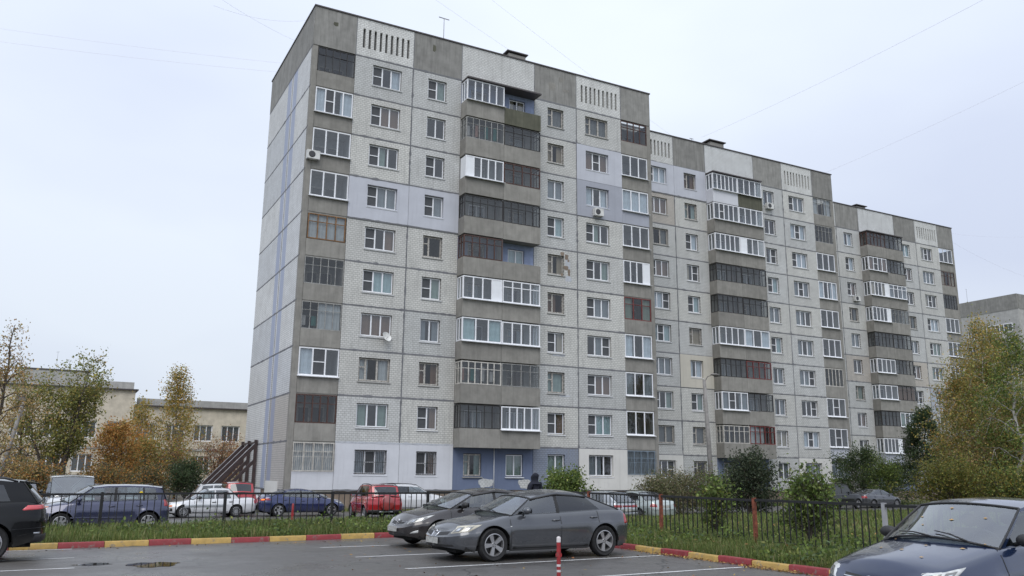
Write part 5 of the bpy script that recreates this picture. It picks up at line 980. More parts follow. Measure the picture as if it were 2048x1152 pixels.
def roof_vent(label, loc, w, d, h):
    root = thing('roof_vent', label, 'roof vent', loc); obj('shaft', MB().box(-w / 2, w / 2, -d / 2, d / 2, -.4, h).mesh('shaft', 'concrete'), root); obj('cap', MB().add([(-w * .62, -d * .62, h + .12), (w * .62, -d * .62, h + .12), (w * .62, d * .62, h + .12), (-w * .62, d * .62, h + .12), (-w * .62, -d * .62, h + .2), (w * .62, -d * .62, h + .2), (w * .62, d * .62, h + .2), (-w * .62, d * .62, h + .2), (0, 0, h + .4)], [(3, 2, 1, 0), (0, 1, 5, 4), (1, 2, 6, 5), (2, 3, 7, 6), (3, 0, 4, 7), (4, 5, 8), (5, 6, 8), (6, 7, 8), (7, 4, 8)]).mesh('cap', 'vent_metal'), root)
    for sx_, sy_ in ((-1, -1), (1, -1), (1, 1), (-1, 1)): obj('cap_leg', MB().box(-.04, .04, -.04, .04, h - .02, h + .13).mesh('cap_leg', 'vent_metal'), root, (sx_ * w * .4, sy_ * d * .4, 0))
roof_vent('low dark vent shaft on the near section roof', (16.9, 4.2, RT + .0), 1.5, 1.1, 2.55); roof_vent('capped dark vent shaft on the middle section roof', (41.9, 9.5, RT - .15), 1.7, 1.3, 2.2); roof_vent('small vent shaft on the farthest section roof', (69.0, 15.2, RT - .3), 1.5, 1.3, 1.8)

# wires
def cable(label, a, b, r_=.0065, ext=(0, 0), sag=.6):
    a, b = Vector(a), Vector(b); d = b - a; a2, b2 = a - d * ext[0], b + d * ext[1]; pts = [a2.lerp(b2, t) - Vector((0, 0, sag * 4 * t * (1 - t))) for t in lin(0, 1, 24)]
    tag(obj('cable', MB().tube(pts, r_, 5).mesh('cable', 'wire', smooth=True)), label, 'cable', 'overhead cables between roofs')
cable('cable crossing the sky to the near end of the middle roof', (13.8, 11.2, 41.9), (39.4, 13.4, 33.6), ext=(.8, 0)); cable('cable crossing the sky to the vent on the middle roof', (18.0, 8.9, 41.9), (46.4, 14.2, 33.6), ext=(.8, 0))
cable('cable rising from the middle roof to the upper right', (27.7, -25.7, 26.3), (39.5, 8.5, 33.4), ext=(.6, 0)); cable('cable rising from the middle roof end to the right edge', (51.1, -15.5, 32.3), (53.3, 8, 31.5), ext=(.8, 0))
cable('upper of two cables left of the near roof', (-20.5, 34.0, 41.6), (2.7, 23.9, 39.2), ext=(.8, .3)); cable('lower of two cables left of the near roof', (-20.3, 33.9, 40.3), (2.3, 24.1, 38.3), ext=(.8, .3))
cable('cable meeting the near roof behind its left corner', (-3.9, 8.1, 35.0), (2.7, 17.1, 38.0), ext=(1, .2)); cable('cable just left of the near roof corner', (-1.4, 8.8, 35.1), (3.1, 14.6, 38.9), ext=(1, .2))
cable('upper cable right of the farthest section', (80.4, 12.5, 31.0), (121.7, 26.2, 40.2), ext=(0, .4)); cable('lower cable right of the farthest section', (80.4, 12.6, 30.6), (110.8, 20.7, 31.7), ext=(0, .6), sag=1)

# ------------------------------------------------------------------ neighbouring buildings
def simple_window(root, x, y, z, w, h, cols, rz=0, name='window', frame='pvc', transom=None):
    def mk():
        mb = MB(); b = .12; mb.box(0, w, 0, .08, 0, b).box(0, w, 0, .08, h - b, h).box(0, b, 0, .08, b, h - b).box(w - b, w, 0, .08, b, h - b)
        for i in range(1, cols): mb.box(w * i / cols - .05, w * i / cols + .05, .002, .08, b, h - b)
        if transom: mb.box(b, w - b, .004, .08, h * transom - .04, h * transom + .04)
        return mb.mesh(name, frame)
    o = obj(name, cached(('sw', w, h, cols, frame, transom), mk), root, (x, y, z), (0, 0, rz)); obj('pane', cached(('swp', w, h), lambda: MB().add([(0, 0, 0), (w, 0, 0), (w, 0, h), (0, 0, h)], [(0, 1, 2, 3)]).mesh('pane', 'glass_far')), o, (0, .05, 0)); return o
m, t, N, L = mat_new('glass_far'); v = coords(N, L); oi = objrand(N); c = mixrgb(N, L, oi, (.03, .03, .03), (.20, .22, .23)); finish(N, L, c, .08, spec=.8)
def wall_with_holes(w, h, holes, t, mat):
    xs_ = sorted(set([0, w] + [q for ho in holes for q in ho[:2]])); zs_ = sorted(set([0, h] + [q for ho in holes for q in ho[2:]])); mb = MB()
    for i in range(len(xs_) - 1):
        for j in range(len(zs_) - 1):
            cx, cz = (xs_[i] + xs_[i + 1]) / 2, (zs_[j] + zs_[j + 1]) / 2
            if any(a < cx < b and c_ < cz < d_ for a, b, c_, d_ in holes): continue
            mb.add([(xs_[i], 0, zs_[j]), (xs_[i + 1], 0, zs_[j]), (xs_[i + 1], 0, zs_[j + 1]), (xs_[i], 0, zs_[j + 1])], [(0, 1, 2, 3)])
    for a, b, c_, d_ in holes:
        for (p, q) in (((a, c_), (a, d_)), ((b, d_), (b, c_)), ((b, c_), (a, c_)), ((a, d_), (b, d_))): mb.add([(p[0], 0, p[1]), (q[0], 0, q[1]), (q[0], t, q[1]), (p[0], t, p[1])], [(0, 1, 2, 3)])
    return mb.mesh('facade', mat)
def school(label, x0, y0, w, zb, floors, fh, roof_h, mat):
    root = thing('school_building', label, 'building', (x0, y0, zb)); holes = []; n = int(w / 2.75)
    for f in range(floors):
        for i in range(n): holes.append((round(.4 + i * w / n, 3), round(.4 + i * w / n + 1.95, 3), round(.9 + f * fh, 3), round(.9 + f * fh + 1.75, 3)))
    H = floors * fh + roof_h; obj('facade', wall_with_holes(w, H, holes, .25, mat), root)
    for a, b, c_, d_ in holes: simple_window(root, a, .16, c_, b - a, d_ - c_, 3)
    obj('side_wall', MB().box(0, w, .26, 12, 0, H - .05).mesh('side_wall', mat), root); obj('cornice', MB().box(-.25, w + .25, -.3, 12.1, H, H + .13).mesh('cornice', 'flashing'), root)
    obj('parapet', MB().box(.2, w - .2, .1, .35, H + .13, H + .85).mesh('parapet', 'concrete_light'), root)
    for f in range(1, floors): obj('string_course', MB().box(-.05, w + .05, -.10, -.002, f * fh - .1, f * fh + .12).mesh('string_course', 'concrete_light'), root)
    return root
school('long beige three-storey school behind the autumn trees', -4.9, 47.5, 40, -2.6, 3, 3.3, 1.1, 'school_wall')
school('taller beige school wing left of the long one, flat roof', -22.0, 46.3, 17.0, -2.6, 3, 3.3, 2.6, 'school_wall')
tw = thing('apartment_tower', 'distant grey panel tower above the trees at the far left', 'building', (-20.2, 145, -1)); holes = [(1.0 + i * 3.2, 2.6 + i * 3.2, 1.4 + f * 2.8, 2.8 + f * 2.8) for f in range(7) for i in range(4)]
obj('facade', wall_with_holes(13.2, 22.6, holes, .25, 'concrete_light'), tw); obj('core_wall', MB().box(.0, 13.2, .26, 12, 0, 22.5).mesh('core_wall', 'concrete_light'), tw); obj('roof_edge', MB().box(-.1, 13.3, -.1, 12.1, 22.6, 22.9).mesh('roof_edge', 'flashing'), tw)
for a, b, c_, d_ in holes: simple_window(tw, a, .16, c_, 1.6, 1.4, 2)
mast('mast on the roof of the distant left tower', (-13.3, 150, 21.8), 4.2, (.3,)); mast('second, shorter mast on the distant left tower', (-10.9, 150, 21.8), 2.4, (.3,))
# far right block, turned a quarter towards us
fr_ = thing('apartment_block', 'far grey panel block behind the birches at the right edge', 'building', (129.6, 33.3, -1.0))
def far_face(root, loc, rz, w, winx, loggx):
    hs = [(x, x + 1.7, 1.6 + f * 2.8, 3.0 + f * 2.8) for f in range(10) for x in winx]; o = obj('facade', wall_with_holes(w, 31.0, hs, .3, 'concrete_light'), root, loc, (0, 0, rz)); obj('attic', MB().box(-.05 if rz else .36, w + (.0 if rz else .05), -.05, .35, 31.0, 33.6 if rz else 33.58).mesh('attic', 'concrete_attic'), root, loc, (0, 0, rz))
    M_ = Matrix.Translation(loc) @ Matrix.Rotation(rz, 4, 'Z')
    for a, b, c_, d_ in hs: p = M_ @ Vector((a, .18, c_)); simple_window(root, p.x, p.y, p.z, 1.7, 1.4, 3, rz)
    for x in loggx:
        for f in range(1, 11):
            p = M_ @ Vector((x, -.9, .55 + (f - 1) * 2.8 + .25)); obj('balcony_parapet', cached(('fpar',), lambda: MB().box(0, 5.4, 0, .9, 0, 1.1).mesh('balcony_parapet', 'concrete_light')), root, p, (0, 0, rz)); p = M_ @ Vector((x + .05, -.86, .8 + (f - 1) * 2.8 + 1.1)); simple_window(root, p.x, p.y, p.z, 5.3, 1.5, 7 if f % 3 else 5, rz, 'balcony_glazing', 'pvc' if f % 4 else 'frame_dark')
far_face(fr_, (0, 22, 0), R(-90), 22, (1.2, 5.0, 9.0, 12.5), (15.9,))
far_face(fr_, (0, 0, 0), 0, 26, (2.0, 7.0, 18.0), (10.5,))
obj('core_wall', MB().box(.31, 26, .31, 22, 0, 33.3).mesh('core_wall', 'concrete_light'), fr_)

# ------------------------------------------------------------------ person
def person():
    root = thing('person', 'person in a dark hooded jacket walking behind the grey liftback', 'person', (1.47, -26.45, gz(1.47, -26.45)), R(100)); root.scale = (.97, 1.0, .955)
    V = {}; verts = []; rad = []; edges = []
    def vtx(n, p, r_): V[n] = len(verts); verts.append(p); rad.append(r_); return V[n]
    def lk(a, b): edges.append((V[a], V[b]))
    vtx('pelvis', (0, 0, .92), (.15, .12)); vtx('waist', (0, 0, 1.06), (.145, .115)); vtx('chest', (.01, 0, 1.26), (.17, .13)); vtx('neckb', (.0, 0, 1.42), (.10, .085)); vtx('neck', (.015, 0, 1.50), (.07, .07)); vtx('head', (.03, 0, 1.58), (.10, .10)); vtx('crown', (.02, 0, 1.66), (.085, .085))
    for a, b in (('pelvis', 'waist'), ('waist', 'chest'), ('chest', 'neckb'), ('neckb', 'neck'), ('neck', 'head'), ('head', 'crown')): lk(a, b)
    for s_, n in ((1, 'l'), (-1, 'r')):
        st = .14 * s_
        vtx(n + 'sh', (0, .20 * s_, 1.36), (.095, .09)); vtx(n + 'el', (-.04 + st * .3, .25 * s_, 1.10), (.06, .058)); vtx(n + 'wr', (.08 + st * .5, .25 * s_, .87), (.042, .04)); vtx(n + 'ha', (.11 + st * .5, .25 * s_, .80), (.045, .03))
        lk('neckb', n + 'sh'); lk(n + 'sh', n + 'el'); lk(n + 'el', n + 'wr'); lk(n + 'wr', n + 'ha')
        for k in range(4): vtx(n + 'f%d' % k, (.12 + st * .5 + .018 * (k - 1.5), .25 * s_, .715 + .006 * abs(k - 1.5)), (.010, .010)); lk(n + 'ha', n + 'f%d' % k)
        vtx(n + 'th', (.165 + st * .5, .235 * s_, .76), (.011, .011)); lk(n + 'ha', n + 'th')
        vtx(n + 'hip', (0, .09 * s_, .86), (.105, .10)); vtx(n + 'kn', (.12 * s_ + .03, .10 * s_, .48), (.07, .068)); vtx(n + 'an', (.20 * s_ - .05, .10 * s_, .10), (.05, .048)); vtx(n + 'to', (.20 * s_ + .10, .11 * s_, .045), (.045, .04))
        lk('pelvis', n + 'hip'); lk(n + 'hip', n + 'kn'); lk(n + 'kn', n + 'an'); lk(n + 'an', n + 'to')
    me = bpy.data.meshes.new('body'); me.from_pydata(verts, edges, []); o = obj('body', me, root); md = o.modifiers.new('skin', 'SKIN'); md.use_smooth_shade = True
    for i, r_ in enumerate(rad): me.skin_vertices[0].data[i].radius = r_
    me.skin_vertices[0].data[0].use_root = True; o.modifiers.new('sub', 'SUBSURF').levels = 2; o.modifiers['sub'].render_levels = 2
    me.materials.append(MATS['cloth_dark'])
    hd = MB(); hd.lathe([(.19, 1.40), (.145, 1.45), (.105, 1.50), (.115, 1.56), (.122, 1.62), (.112, 1.68), (.08, 1.725), (.04, 1.75), (.004, 1.76)], 20); hd.v = [(x * 1.08 - .01 + (.02 if z < 1.66 else -.02), y * 1.02, z) for x, y, z in hd.v]; obj('hood', hd.mesh('hood', 'cloth_dark', smooth=True), root)
    fc = MB(); fc.ellipsoid((.075, 0, 1.60), (.075, .075, .10), 14, 10); fc.ellipsoid((.15, 0, 1.595), (.018, .014, .022), 8, 6); fc.ellipsoid((.142, 0, 1.555), (.01, .025, .007), 8, 6)
    for s_ in (1, -1): fc.ellipsoid((.138, .03 * s_, 1.62), (.01, .013, .007), 8, 6)
    obj('face', fc.mesh('face', 'skin', smooth=True), root)
person()

# ------------------------------------------------------------------ vegetation
def tubes_np(segs, n=5):
    """segs: list of (p0, p1, r0, r1)"""
    S_ = np.array([[*a, *b, r0, r1] for a, b, r0, r1 in segs]); A, B, r0, r1 = S_[:, :3], S_[:, 3:6], S_[:, 6], S_[:, 7]; D_ = B - A; D_ /= np.linalg.norm(D_, axis=1)[:, None] + 1e-9
    ref = np.where(np.abs(D_[:, 2:3]) > .9, np.array([[1., 0, 0]]), np.array([[0, 0, 1.]])); U = np.cross(D_, ref); U /= np.linalg.norm(U, axis=1)[:, None]; W_ = np.cross(D_, U); th = 2 * np.pi * np.arange(n) / n
    ring = U[:, None, :] * np.cos(th)[None, :, None] + W_[:, None, :] * np.sin(th)[None, :, None]; V = np.concatenate([A[:, None] + ring * r0[:, None, None], B[:, None] + ring * r1[:, None, None]], 1).reshape(-1, 3)
    k = np.arange(n); q = np.stack([k, (k + 1) % n, n + (k + 1) % n, n + k], 1); Fc = (np.arange(len(S_))[:, None, None] * 2 * n + q[None]).reshape(-1, 4); return V, Fc
def leaves_np(rng, C_, size, droop=0.0, asp=.62):
    n = len(C_); a = rng.normal(size=(n, 3)); a[:, 2] -= droop; a /= np.linalg.norm(a, axis=1)[:, None]; b = rng.normal(size=(n, 3)); b -= a * (a * b).sum(1)[:, None]; b /= np.linalg.norm(b, axis=1)[:, None]; s_ = size * rng.uniform(.6, 1.35, n)
    a *= s_[:, None] * .5; b *= s_[:, None] * .5 * asp; V = np.stack([C_ - a, C_ + b, C_ + a, C_ - b], 1).reshape(-1, 3); Fc = np.arange(4 * n).reshape(n, 4); return V, Fc
def tints(rng, n, pal, k=4, jit=.18, clump=None):
    P = np.array([p[:3] for p in pal]); w_ = np.array([p[3] if len(p) > 3 else 1. for p in pal]); idx = rng.choice(len(pal), n, p=w_ / w_.sum()); c = P[idx] * (1 + rng.uniform(-jit, jit, (n, 1))) * (1 + rng.uniform(-.08, .08, (n, 3)))
    if clump is not None: c *= clump[:, None]
    return np.repeat(np.clip(c, 0, 1), k, axis=0)
def tree(name, label, base, h, cw, pal, seed, cat='tree', trunks=1, clear=.25, leaf=.16, nleaf=9000, droop=.0, bark='bark', shape='oval', up=.55, r0=.14, group=None, lean=(0, 0), spread=.28, leafless_top=0.0, twigs=1.0, splay=1.0):
    rng = np.random.default_rng(seed); root = thing(name, label, cat, base, 0, group); segs = []; anchors = []
    def prof(t):
        if shape == 'oval': return math.sin(math.pi * min(1, max(0.04, (t * .92 + .10)))) ** .7
        if shape == 'cone': return (1 - t) ** .8 * .95 + .06
        if shape == 'vase': return .35 + .75 * t if t < .75 else .95 * (1 - (t - .75) * 2.4)
        if shape == 'birch': return (.45 + .55 * math.sin(math.pi * min(1, t * .8 + .22))) * (1 - t * .45)
        if shape == 'dome': return math.sqrt(max(0.05, 1 - (t * .98) ** 2))
        return 1
    for tr in range(trunks):
        ang = rng.uniform(0, 6.28) + tr * 6.28 / trunks; sp = 0 if trunks == 1 else rng.uniform(.10, .22) * splay; pts = [np.array([rng.uniform(-.12, .12) * (trunks > 1), rng.uniform(-.12, .12) * (trunks > 1), -.15])]; nseg = 9; hh = h * (1 if tr == 0 else rng.uniform(.7, .97))
        for i in range(1, nseg + 1):
            t = i / nseg; pts.append(np.array([math.cos(ang) * sp * hh * t * (1.25 - .4 * t) + lean[0] * t * hh + rng.normal(0, .012 * h), math.sin(ang) * sp * hh * t * (1.25 - .4 * t) + lean[1] * t * hh + rng.normal(0, .012 * h), t * hh]))
        rr = [r0 / math.sqrt(trunks) * (1 - .93 * (i / nseg)) + .008 for i in range(nseg + 1)]
        for i in range(nseg): segs.append((pts[i], pts[i + 1], rr[i], rr[i + 1]))
        nb = int((26 if h > 5 else 16) / math.sqrt(trunks) * twigs) + 4
        for b in range(nb):
            t = clear + (1 - clear) * ((b + rng.uniform(0, 1)) / nb) * .98; f_ = t * nseg; i = min(nseg - 1, int(f_)); p = pts[i] + (pts[i + 1] - pts[i]) * (f_ - i); az = b * 2.399 + rng.uniform(-.5, .5); Lb = cw * prof((t - clear) / (1 - clear)) * rng.uniform(.7, 1.12); d = np.array([math.cos(az), math.sin(az), up * rng.uniform(.5, 1.4)]); d /= np.linalg.norm(d); q = p.copy(); rb = max(.006, rr[i] * .45); ns = 5
            for j in range(ns):
                d2 = d + rng.normal(0, .16, 3) + np.array([0, 0, -.16 * j * droop + .05]); d2 /= np.linalg.norm(d2); q2 = q + d2 * Lb / ns; segs.append((q, q2, rb * (1 - j / ns) + .004, rb * (1 - (j + 1) / ns) + .004)); q = q2; d = d2
                if j >= 1:
                    for tw_ in range(2):
                        d3 = d2 + rng.normal(0, .7, 3) + np.array([0, 0, -.9 * droop]); d3 /= np.linalg.norm(d3); Lt = Lb * rng.uniform(.16, .38) * (1 + droop * .6); q3 = q2 + d3 * Lt; segs.append((q2, q3, .007, .003)); 
                        bare = t > 1 - leafless_top
                        for u_ in (.35, .7, 1.0):
                            if not bare or rng.random() < .25: anchors.append(q2 + d3 * Lt * u_)
    V, Fc = tubes_np(segs); obj('trunk', np_mesh('trunk', V, Fc, bark, smooth=True), root)
    A = np.array(anchors); w_ = rng.uniform(.15, 1.6, len(A)); idx = rng.choice(len(A), nleaf, p=w_ / w_.sum()); C_ = A[idx] + rng.normal(0, spread, (nleaf, 3)) * np.array([1, 1, 1 + droop * .8]) - np.array([0, 0, droop * .2]); cl = rng.uniform(.75, 1.25, len(A))[idx]
    V, Fc = leaves_np(rng, C_, leaf, droop * .6); obj('crown', np_mesh('crown', V, Fc, 'leaf', tints(rng, nleaf, pal, 4, .2, cl)), root); return root
def G(x, y): return (x, y, gz(x, y) - .02)
ORB = [(0.39, 0.26, 0.115, 3), (0.32, 0.22, 0.1, 2), (0.46, 0.33, 0.13, 2), (0.25, 0.21, 0.09, 1), (0.18, 0.17, 0.06, 1)]
OLV = [(0.189, 0.203, 0.059, 3), (0.261, 0.246, 0.074, 2), (0.406, 0.29, 0.089, 1), (0.131, 0.16, 0.052, 2)]
ORG = [(0.5, 0.25, 0.07, 3), (0.42, 0.22, 0.07, 2), (0.4, 0.27, 0.085, 2), (0.24, 0.19, 0.06, 1)]
RDB = [(0.324, 0.149, 0.083, 3), (0.243, 0.135, 0.083, 2), (0.378, 0.23, 0.083, 1.5), (0.176, 0.149, 0.069, 1)]
YEL = [(0.52, 0.351, 0.106, 3), (0.442, 0.312, 0.106, 2), (0.338, 0.26, 0.093, 1)]
YGR = [(0.324, 0.284, 0.069, 2), (0.23, 0.23, 0.069, 3), (0.432, 0.311, 0.083, 1.5)]
GRN = [(0.123, 0.174, 0.044, 3), (0.16, 0.217, 0.052, 2), (0.087, 0.123, 0.037, 2), (0.232, 0.261, 0.074, 0.6)]
DGR = [(0.047, 0.074, 0.034, 3), (0.068, 0.095, 0.041, 2), (0.088, 0.108, 0.048, 1)]
BGR = [(0.145, 0.152, 0.067, 2), (0.189, 0.167, 0.089, 2), (0.116, 0.131, 0.059, 2), (0.246, 0.203, 0.133, 1)]
AUT = 'autumn trees in front of the school'
tree('birch_tree', 'tall thinning birch at the left edge, bare twigs above brown leaves', G(-14.7, 5.0), 10.2, 2.4, ORB, 11, leaf=.13, nleaf=5500, droop=.75, bark='bark', shape='birch', up=1.1, r0=.17, leafless_top=.25, spread=.24, clear=.12)
tree('birch_tree', 'brown-leaved birch low at the left edge behind the leaning lamp post', G(-14.0, 18), 7.6, 2.9, YGR + ORB, 12, leaf=.14, nleaf=5200, droop=.6, bark='bark', shape='birch', up=.9, r0=.16, spread=.32, clear=.06)
tree('broad_tree', 'green multi-stemmed tree in front of the school wing', G(-11.7, 15.6), 8.9, 2.8, OLV + YGR[:2], 13, lean=(-.05, 0), trunks=6, leaf=.16, nleaf=12500, shape='vase', clear=.38, up=1.0, r0=.30, spread=.26, splay=1.6)
tree('rowan_tree', 'orange rowan right of the green multi-stemmed tree', G(-7.6, 21.5), 5.6, 2.2, ORG, 14, trunks=3, leaf=.16, nleaf=8500, shape='oval', clear=.08, group=AUT)
tree('rowan_tree', 'olive-orange rowan left of the reddish rowans', G(-5.2, 25), 4.6, 2.3, ORG + OLV + YGR, 15, trunks=3, leaf=.15, nleaf=5200, shape='oval', clear=.06, group=AUT)
tree('rowan_tree', 'wide reddish-brown rowan under the yellow birch', G(-2.9, 24.5), 4.6, 2.6, RDB + YGR, 16, trunks=4, leaf=.13, nleaf=4000, shape='dome', clear=.15, group=AUT)
tree('rowan_tree', 'reddish rowan with spreading bare stems left of the steel props', G(.6, 27), 4.9, 2.4, RDB, 17, trunks=5, leaf=.13, nleaf=3200, shape='vase', clear=.25, group=AUT)
tree('birch_tree', 'slim yellow birch standing above the school roof', G(-2.35, 33.3), 11.2, 2.5, YEL + YGR, 18, leaf=.17, nleaf=8500, droop=.8, bark='bark_birch', shape='birch', up=1.1, r0=.15, clear=.20, spread=.30)
tree('birch_tree', 'low yellow-green birch left of the slim yellow one', G(-5.2, 34), 8.0, 2.2, YGR + YEL, 19, leaf=.18, nleaf=4500, droop=.8, bark='bark_birch', shape='birch', up=1.0, r0=.13, clear=.2, spread=.34)
tree('rowan_tree', 'small rust-orange tree beside the foot of the end wall', G(3.0, 33), 4.6, 2.0, ORG + RDB, 20, trunks=3, leaf=.15, nleaf=3800, shape='oval', clear=.1, group=AUT)
tree('pine_shrub', 'dark green bushy conifer behind the white old sedan', G(-3.4, 14.5), 2.4, 1.7, DGR, 21, cat='shrub', trunks=4, leaf=.13, nleaf=7000, shape='dome', clear=.03, up=.9, r0=.06, spread=.2)
tree('orange_shrub', 'low orange-brown bushes along the left edge', G(-12.8, 11.5), 2.2, 2.0, ORG + BGR, 22, cat='shrub', trunks=4, leaf=.14, nleaf=6500, shape='dome', clear=.03, r0=.06)
tree('orange_shrub', 'low rusty bush behind the white van', G(-8.6, 15.5), 2.0, 2.0, ORG + BGR, 23, cat='shrub', trunks=4, leaf=.13, nleaf=4500, shape='dome', clear=.03, r0=.05)
tree('orange_shrub', 'low rusty bush between the violet minivan roof and the conifer', G(-5.6, 17.5), 1.9, 2.2, ORG + BGR + DGR, 24, cat='shrub', trunks=4, leaf=.13, nleaf=4500, shape='dome', clear=.03, r0=.05)
# right-hand side
tree('birch_tree', 'tall olive-gold birch at the right edge, hanging twigs', G(38.8, -18.0), 11.4, 4.2, YGR + YEL[:2] + OLV[:2], 31, leaf=.12, nleaf=21000, droop=.9, bark='bark_birch', shape='birch', up=1.0, r0=.18, clear=.06, spread=.26)
tree('birch_tree', 'green weeping birch cut by the right edge', G(32.9, -22.8), 9.4, 2.6, GRN + YGR[:1], 32, leaf=.11, nleaf=14000, droop=1.0, bark='bark_birch', shape='birch', up=.8, r0=.14, clear=.15, spread=.2)
tree('rowan_tree', 'bright orange rowan below the right birches', G(39.4, -16.0), 8.2, 2.8, YGR + ORG[:2] + OLV, 33, leaf=.12, nleaf=17000, shape='oval', clear=.03, r0=.12, spread=.24)
tree('rowan_tree', 'dark gold bushy tree filling the right edge', G(34.1, -21.2), 5.6, 2.6, ORB + OLV, 34, trunks=3, leaf=.12, nleaf=15000, shape='dome', clear=.02, r0=.12, spread=.24)
tree('birch_tree', 'thin olive birch in front of the farthest section end', G(41.3, -13.7), 8.6, 2.0, YGR + OLV, 35, leaf=.11, nleaf=5000, droop=.9, bark='bark_birch', shape='birch', up=1.0, r0=.12, clear=.1, spread=.24)
tree('spruce_tree', 'dark bluish conifer in front of the farthest section', G(51.1, -4.1), 7.7, 3.0, DGR, 36, trunks=1, leaf=.15, nleaf=17000, shape='cone', clear=.03, up=.25, r0=.12, spread=.22, twigs=1.6)
tree('shrub', 'dark green shrub right of the middle section corner', G(49.4, 1.3), 4.4, 2.5, DGR + GRN[2:3], 37, cat='shrub', trunks=5, leaf=.14, nleaf=11000, shape='dome', clear=.02, r0=.08, spread=.26)
tree('shrub', 'green shrub left of the dark conifer', G(49.7, -1.2), 3.4, 1.9, GRN, 38, cat='shrub', trunks=4, leaf=.13, nleaf=7500, shape='dome', clear=.02, r0=.06)
tree('shrub', 'yellow-green spreading shrub at the far side of the right lawn', G(29.2, -21.2), 2.1, 2.3, [(.16, .17, .04, 2), (.22, .18, .04, 1.5), (.10, .12, .03, 1)], 39, cat='shrub', trunks=6, leaf=.10, nleaf=11000, shape='dome', clear=.0, r0=.04, spread=.2)
tree('shrub', 'low yellow shrub right of the spreading one', G(31.0, -23.2), 1.9, 1.9, YGR + GRN, 40, cat='shrub', trunks=5, leaf=.10, nleaf=7000, shape='dome', clear=.0, r0=.04, spread=.2)
tree('shrub', 'dense dark round shrub in front of the middle section balconies', G(20.95, -15.2), 3.15, 1.6, [(.05, .068, .038, 3), (.075, .09, .05, 2), (.035, .05, .028, 2)], 41, cat='shrub', trunks=6, leaf=.12, nleaf=11000, shape='dome', clear=.04, r0=.08, spread=.22)
tree('shrub', 'bright green leafy shrub before the white wall, above the silver hatchback', G(12.2, -10.6), 2.15, 1.4, GRN, 42, cat='shrub', trunks=5, leaf=.14, nleaf=6500, shape='dome', clear=.06, r0=.05, spread=.2)
tree('shrub', 'brownish low shrub right of the mint sedan', G(17.6, -12.0), 1.95, 1.5, BGR, 43, cat='shrub', trunks=6, leaf=.10, nleaf=6500, shape='dome', clear=.0, r0=.04, spread=.2)
tree('shrub', 'thin grey-green shrub by the foot of the concrete lamp post', G(20.2, -10.4), 2.0, 2.1, BGR, 44, cat='shrub', trunks=6, leaf=.10, nleaf=6000, shape='dome', clear=.0, r0=.04, spread=.22)
tree('shrub', 'ragged low shrub left of the dark round one', G(22.2, -11.4), 2.0, 1.9, BGR + GRN, 45, cat='shrub', trunks=6, leaf=.10, nleaf=5000, shape='dome', clear=.0, r0=.04, spread=.22)
tree('lilac_bush', 'sparse leafy bush just behind the rusty-post fence, between its first two visible posts', G(5.1, -30.55), 1.6, .62, GRN + [(.2, .2, .05, .6)], 46, cat='shrub', trunks=5, leaf=.09, nleaf=2000, shape='oval', clear=.02, r0=.03, spread=.12, up=1.0)
tree('lilac_bush', 'larger leafy bush behind the fence, left of the grey post', G(5.0, -34.15), 1.72, .85, GRN + DGR[2:], 47, cat='shrub', trunks=6, leaf=.095, nleaf=3000, shape='dome', clear=.02, r0=.03, spread=.13, up=.9)

tree('birch_tree', 'golden-brown birch filling the gap between the two right-edge birches', G(36.4, -19.0), 9.0, 3.2, OLV + YGR + ORB[:1], 48, leaf=.12, nleaf=20000, droop=.9, bark='bark_birch', shape='birch', up=.9, r0=.15, clear=.04, spread=.26)
# grass, weeds, fallen leaves
rng = np.random.default_rng(5)
def zarr(x, y): return np.array([gz(a, b) for a, b in zip(x, y)])
def blades(regions):
    X, Y, Hh, Wd = [], [], [], []
    for (x0, x1, y0, y1, dens, h0, h1, w_) in regions:
        n = int((x1 - x0) * (y1 - y0) * dens); x = rng.uniform(x0, x1, n); y = rng.uniform(y0, y1, n)
        cl = .55 + .5 * np.sin(x * 2.1 + 1.7 * np.sin(y * 1.3)) * np.sin(y * 1.9 + 2 * np.sin(x * .9)) + .35 * np.sin(x * 5.3 + y * 4.1)
        k = (y > -27.98 + .075 * (x + 12) + .17) | (x > KX + .17); k &= rng.uniform(0, 1, n) < np.clip(.45 + .6 * cl, .15, 1); k &= ~((x < -6) & (y > -21.6))
        x, y, cl = x[k], y[k], cl[k]; X.append(x); Y.append(y); Hh.append((h0 + (h1 - h0) * rng.uniform(0, 1, len(x)) ** 1.8) * (.65 + .6 * np.clip(cl, 0, 1.2))); Wd.append(np.full(len(x), w_) * rng.uniform(.6, 1.4, len(x)))
    return map(np.concatenate, (X, Y, Hh, Wd))
X, Y, Hh, Wd = blades([(-16, .3, -28.1, -26.2, 1100, .05, .24, .014), (-16, .3, -26.2, -21.7, 1000, .06, .30, .015), (-6, 9, -21.7, -10.6, 360, .06, .26, .026), (.3, 3.6, -44, -27, 1200, .05, .26, .012), (3.6, 9, -42, -21.7, 650, .05, .22, .016), (9, 24, -32, -10.6, 180, .06, .22, .032), (24, 40, -30, -10.6, 70, .08, .26, .05), (-6, 60, -1.4, -.1, 60, .1, .35, .04)])
Zg = zarr(X, Y) - .01; n = len(X); ang = rng.uniform(0, 6.283, n); ln = Hh * rng.uniform(.05, .6, n); dx, dy = np.cos(ang), np.sin(ang); px_, py_ = -dy * Wd * .5, dx * Wd * .5
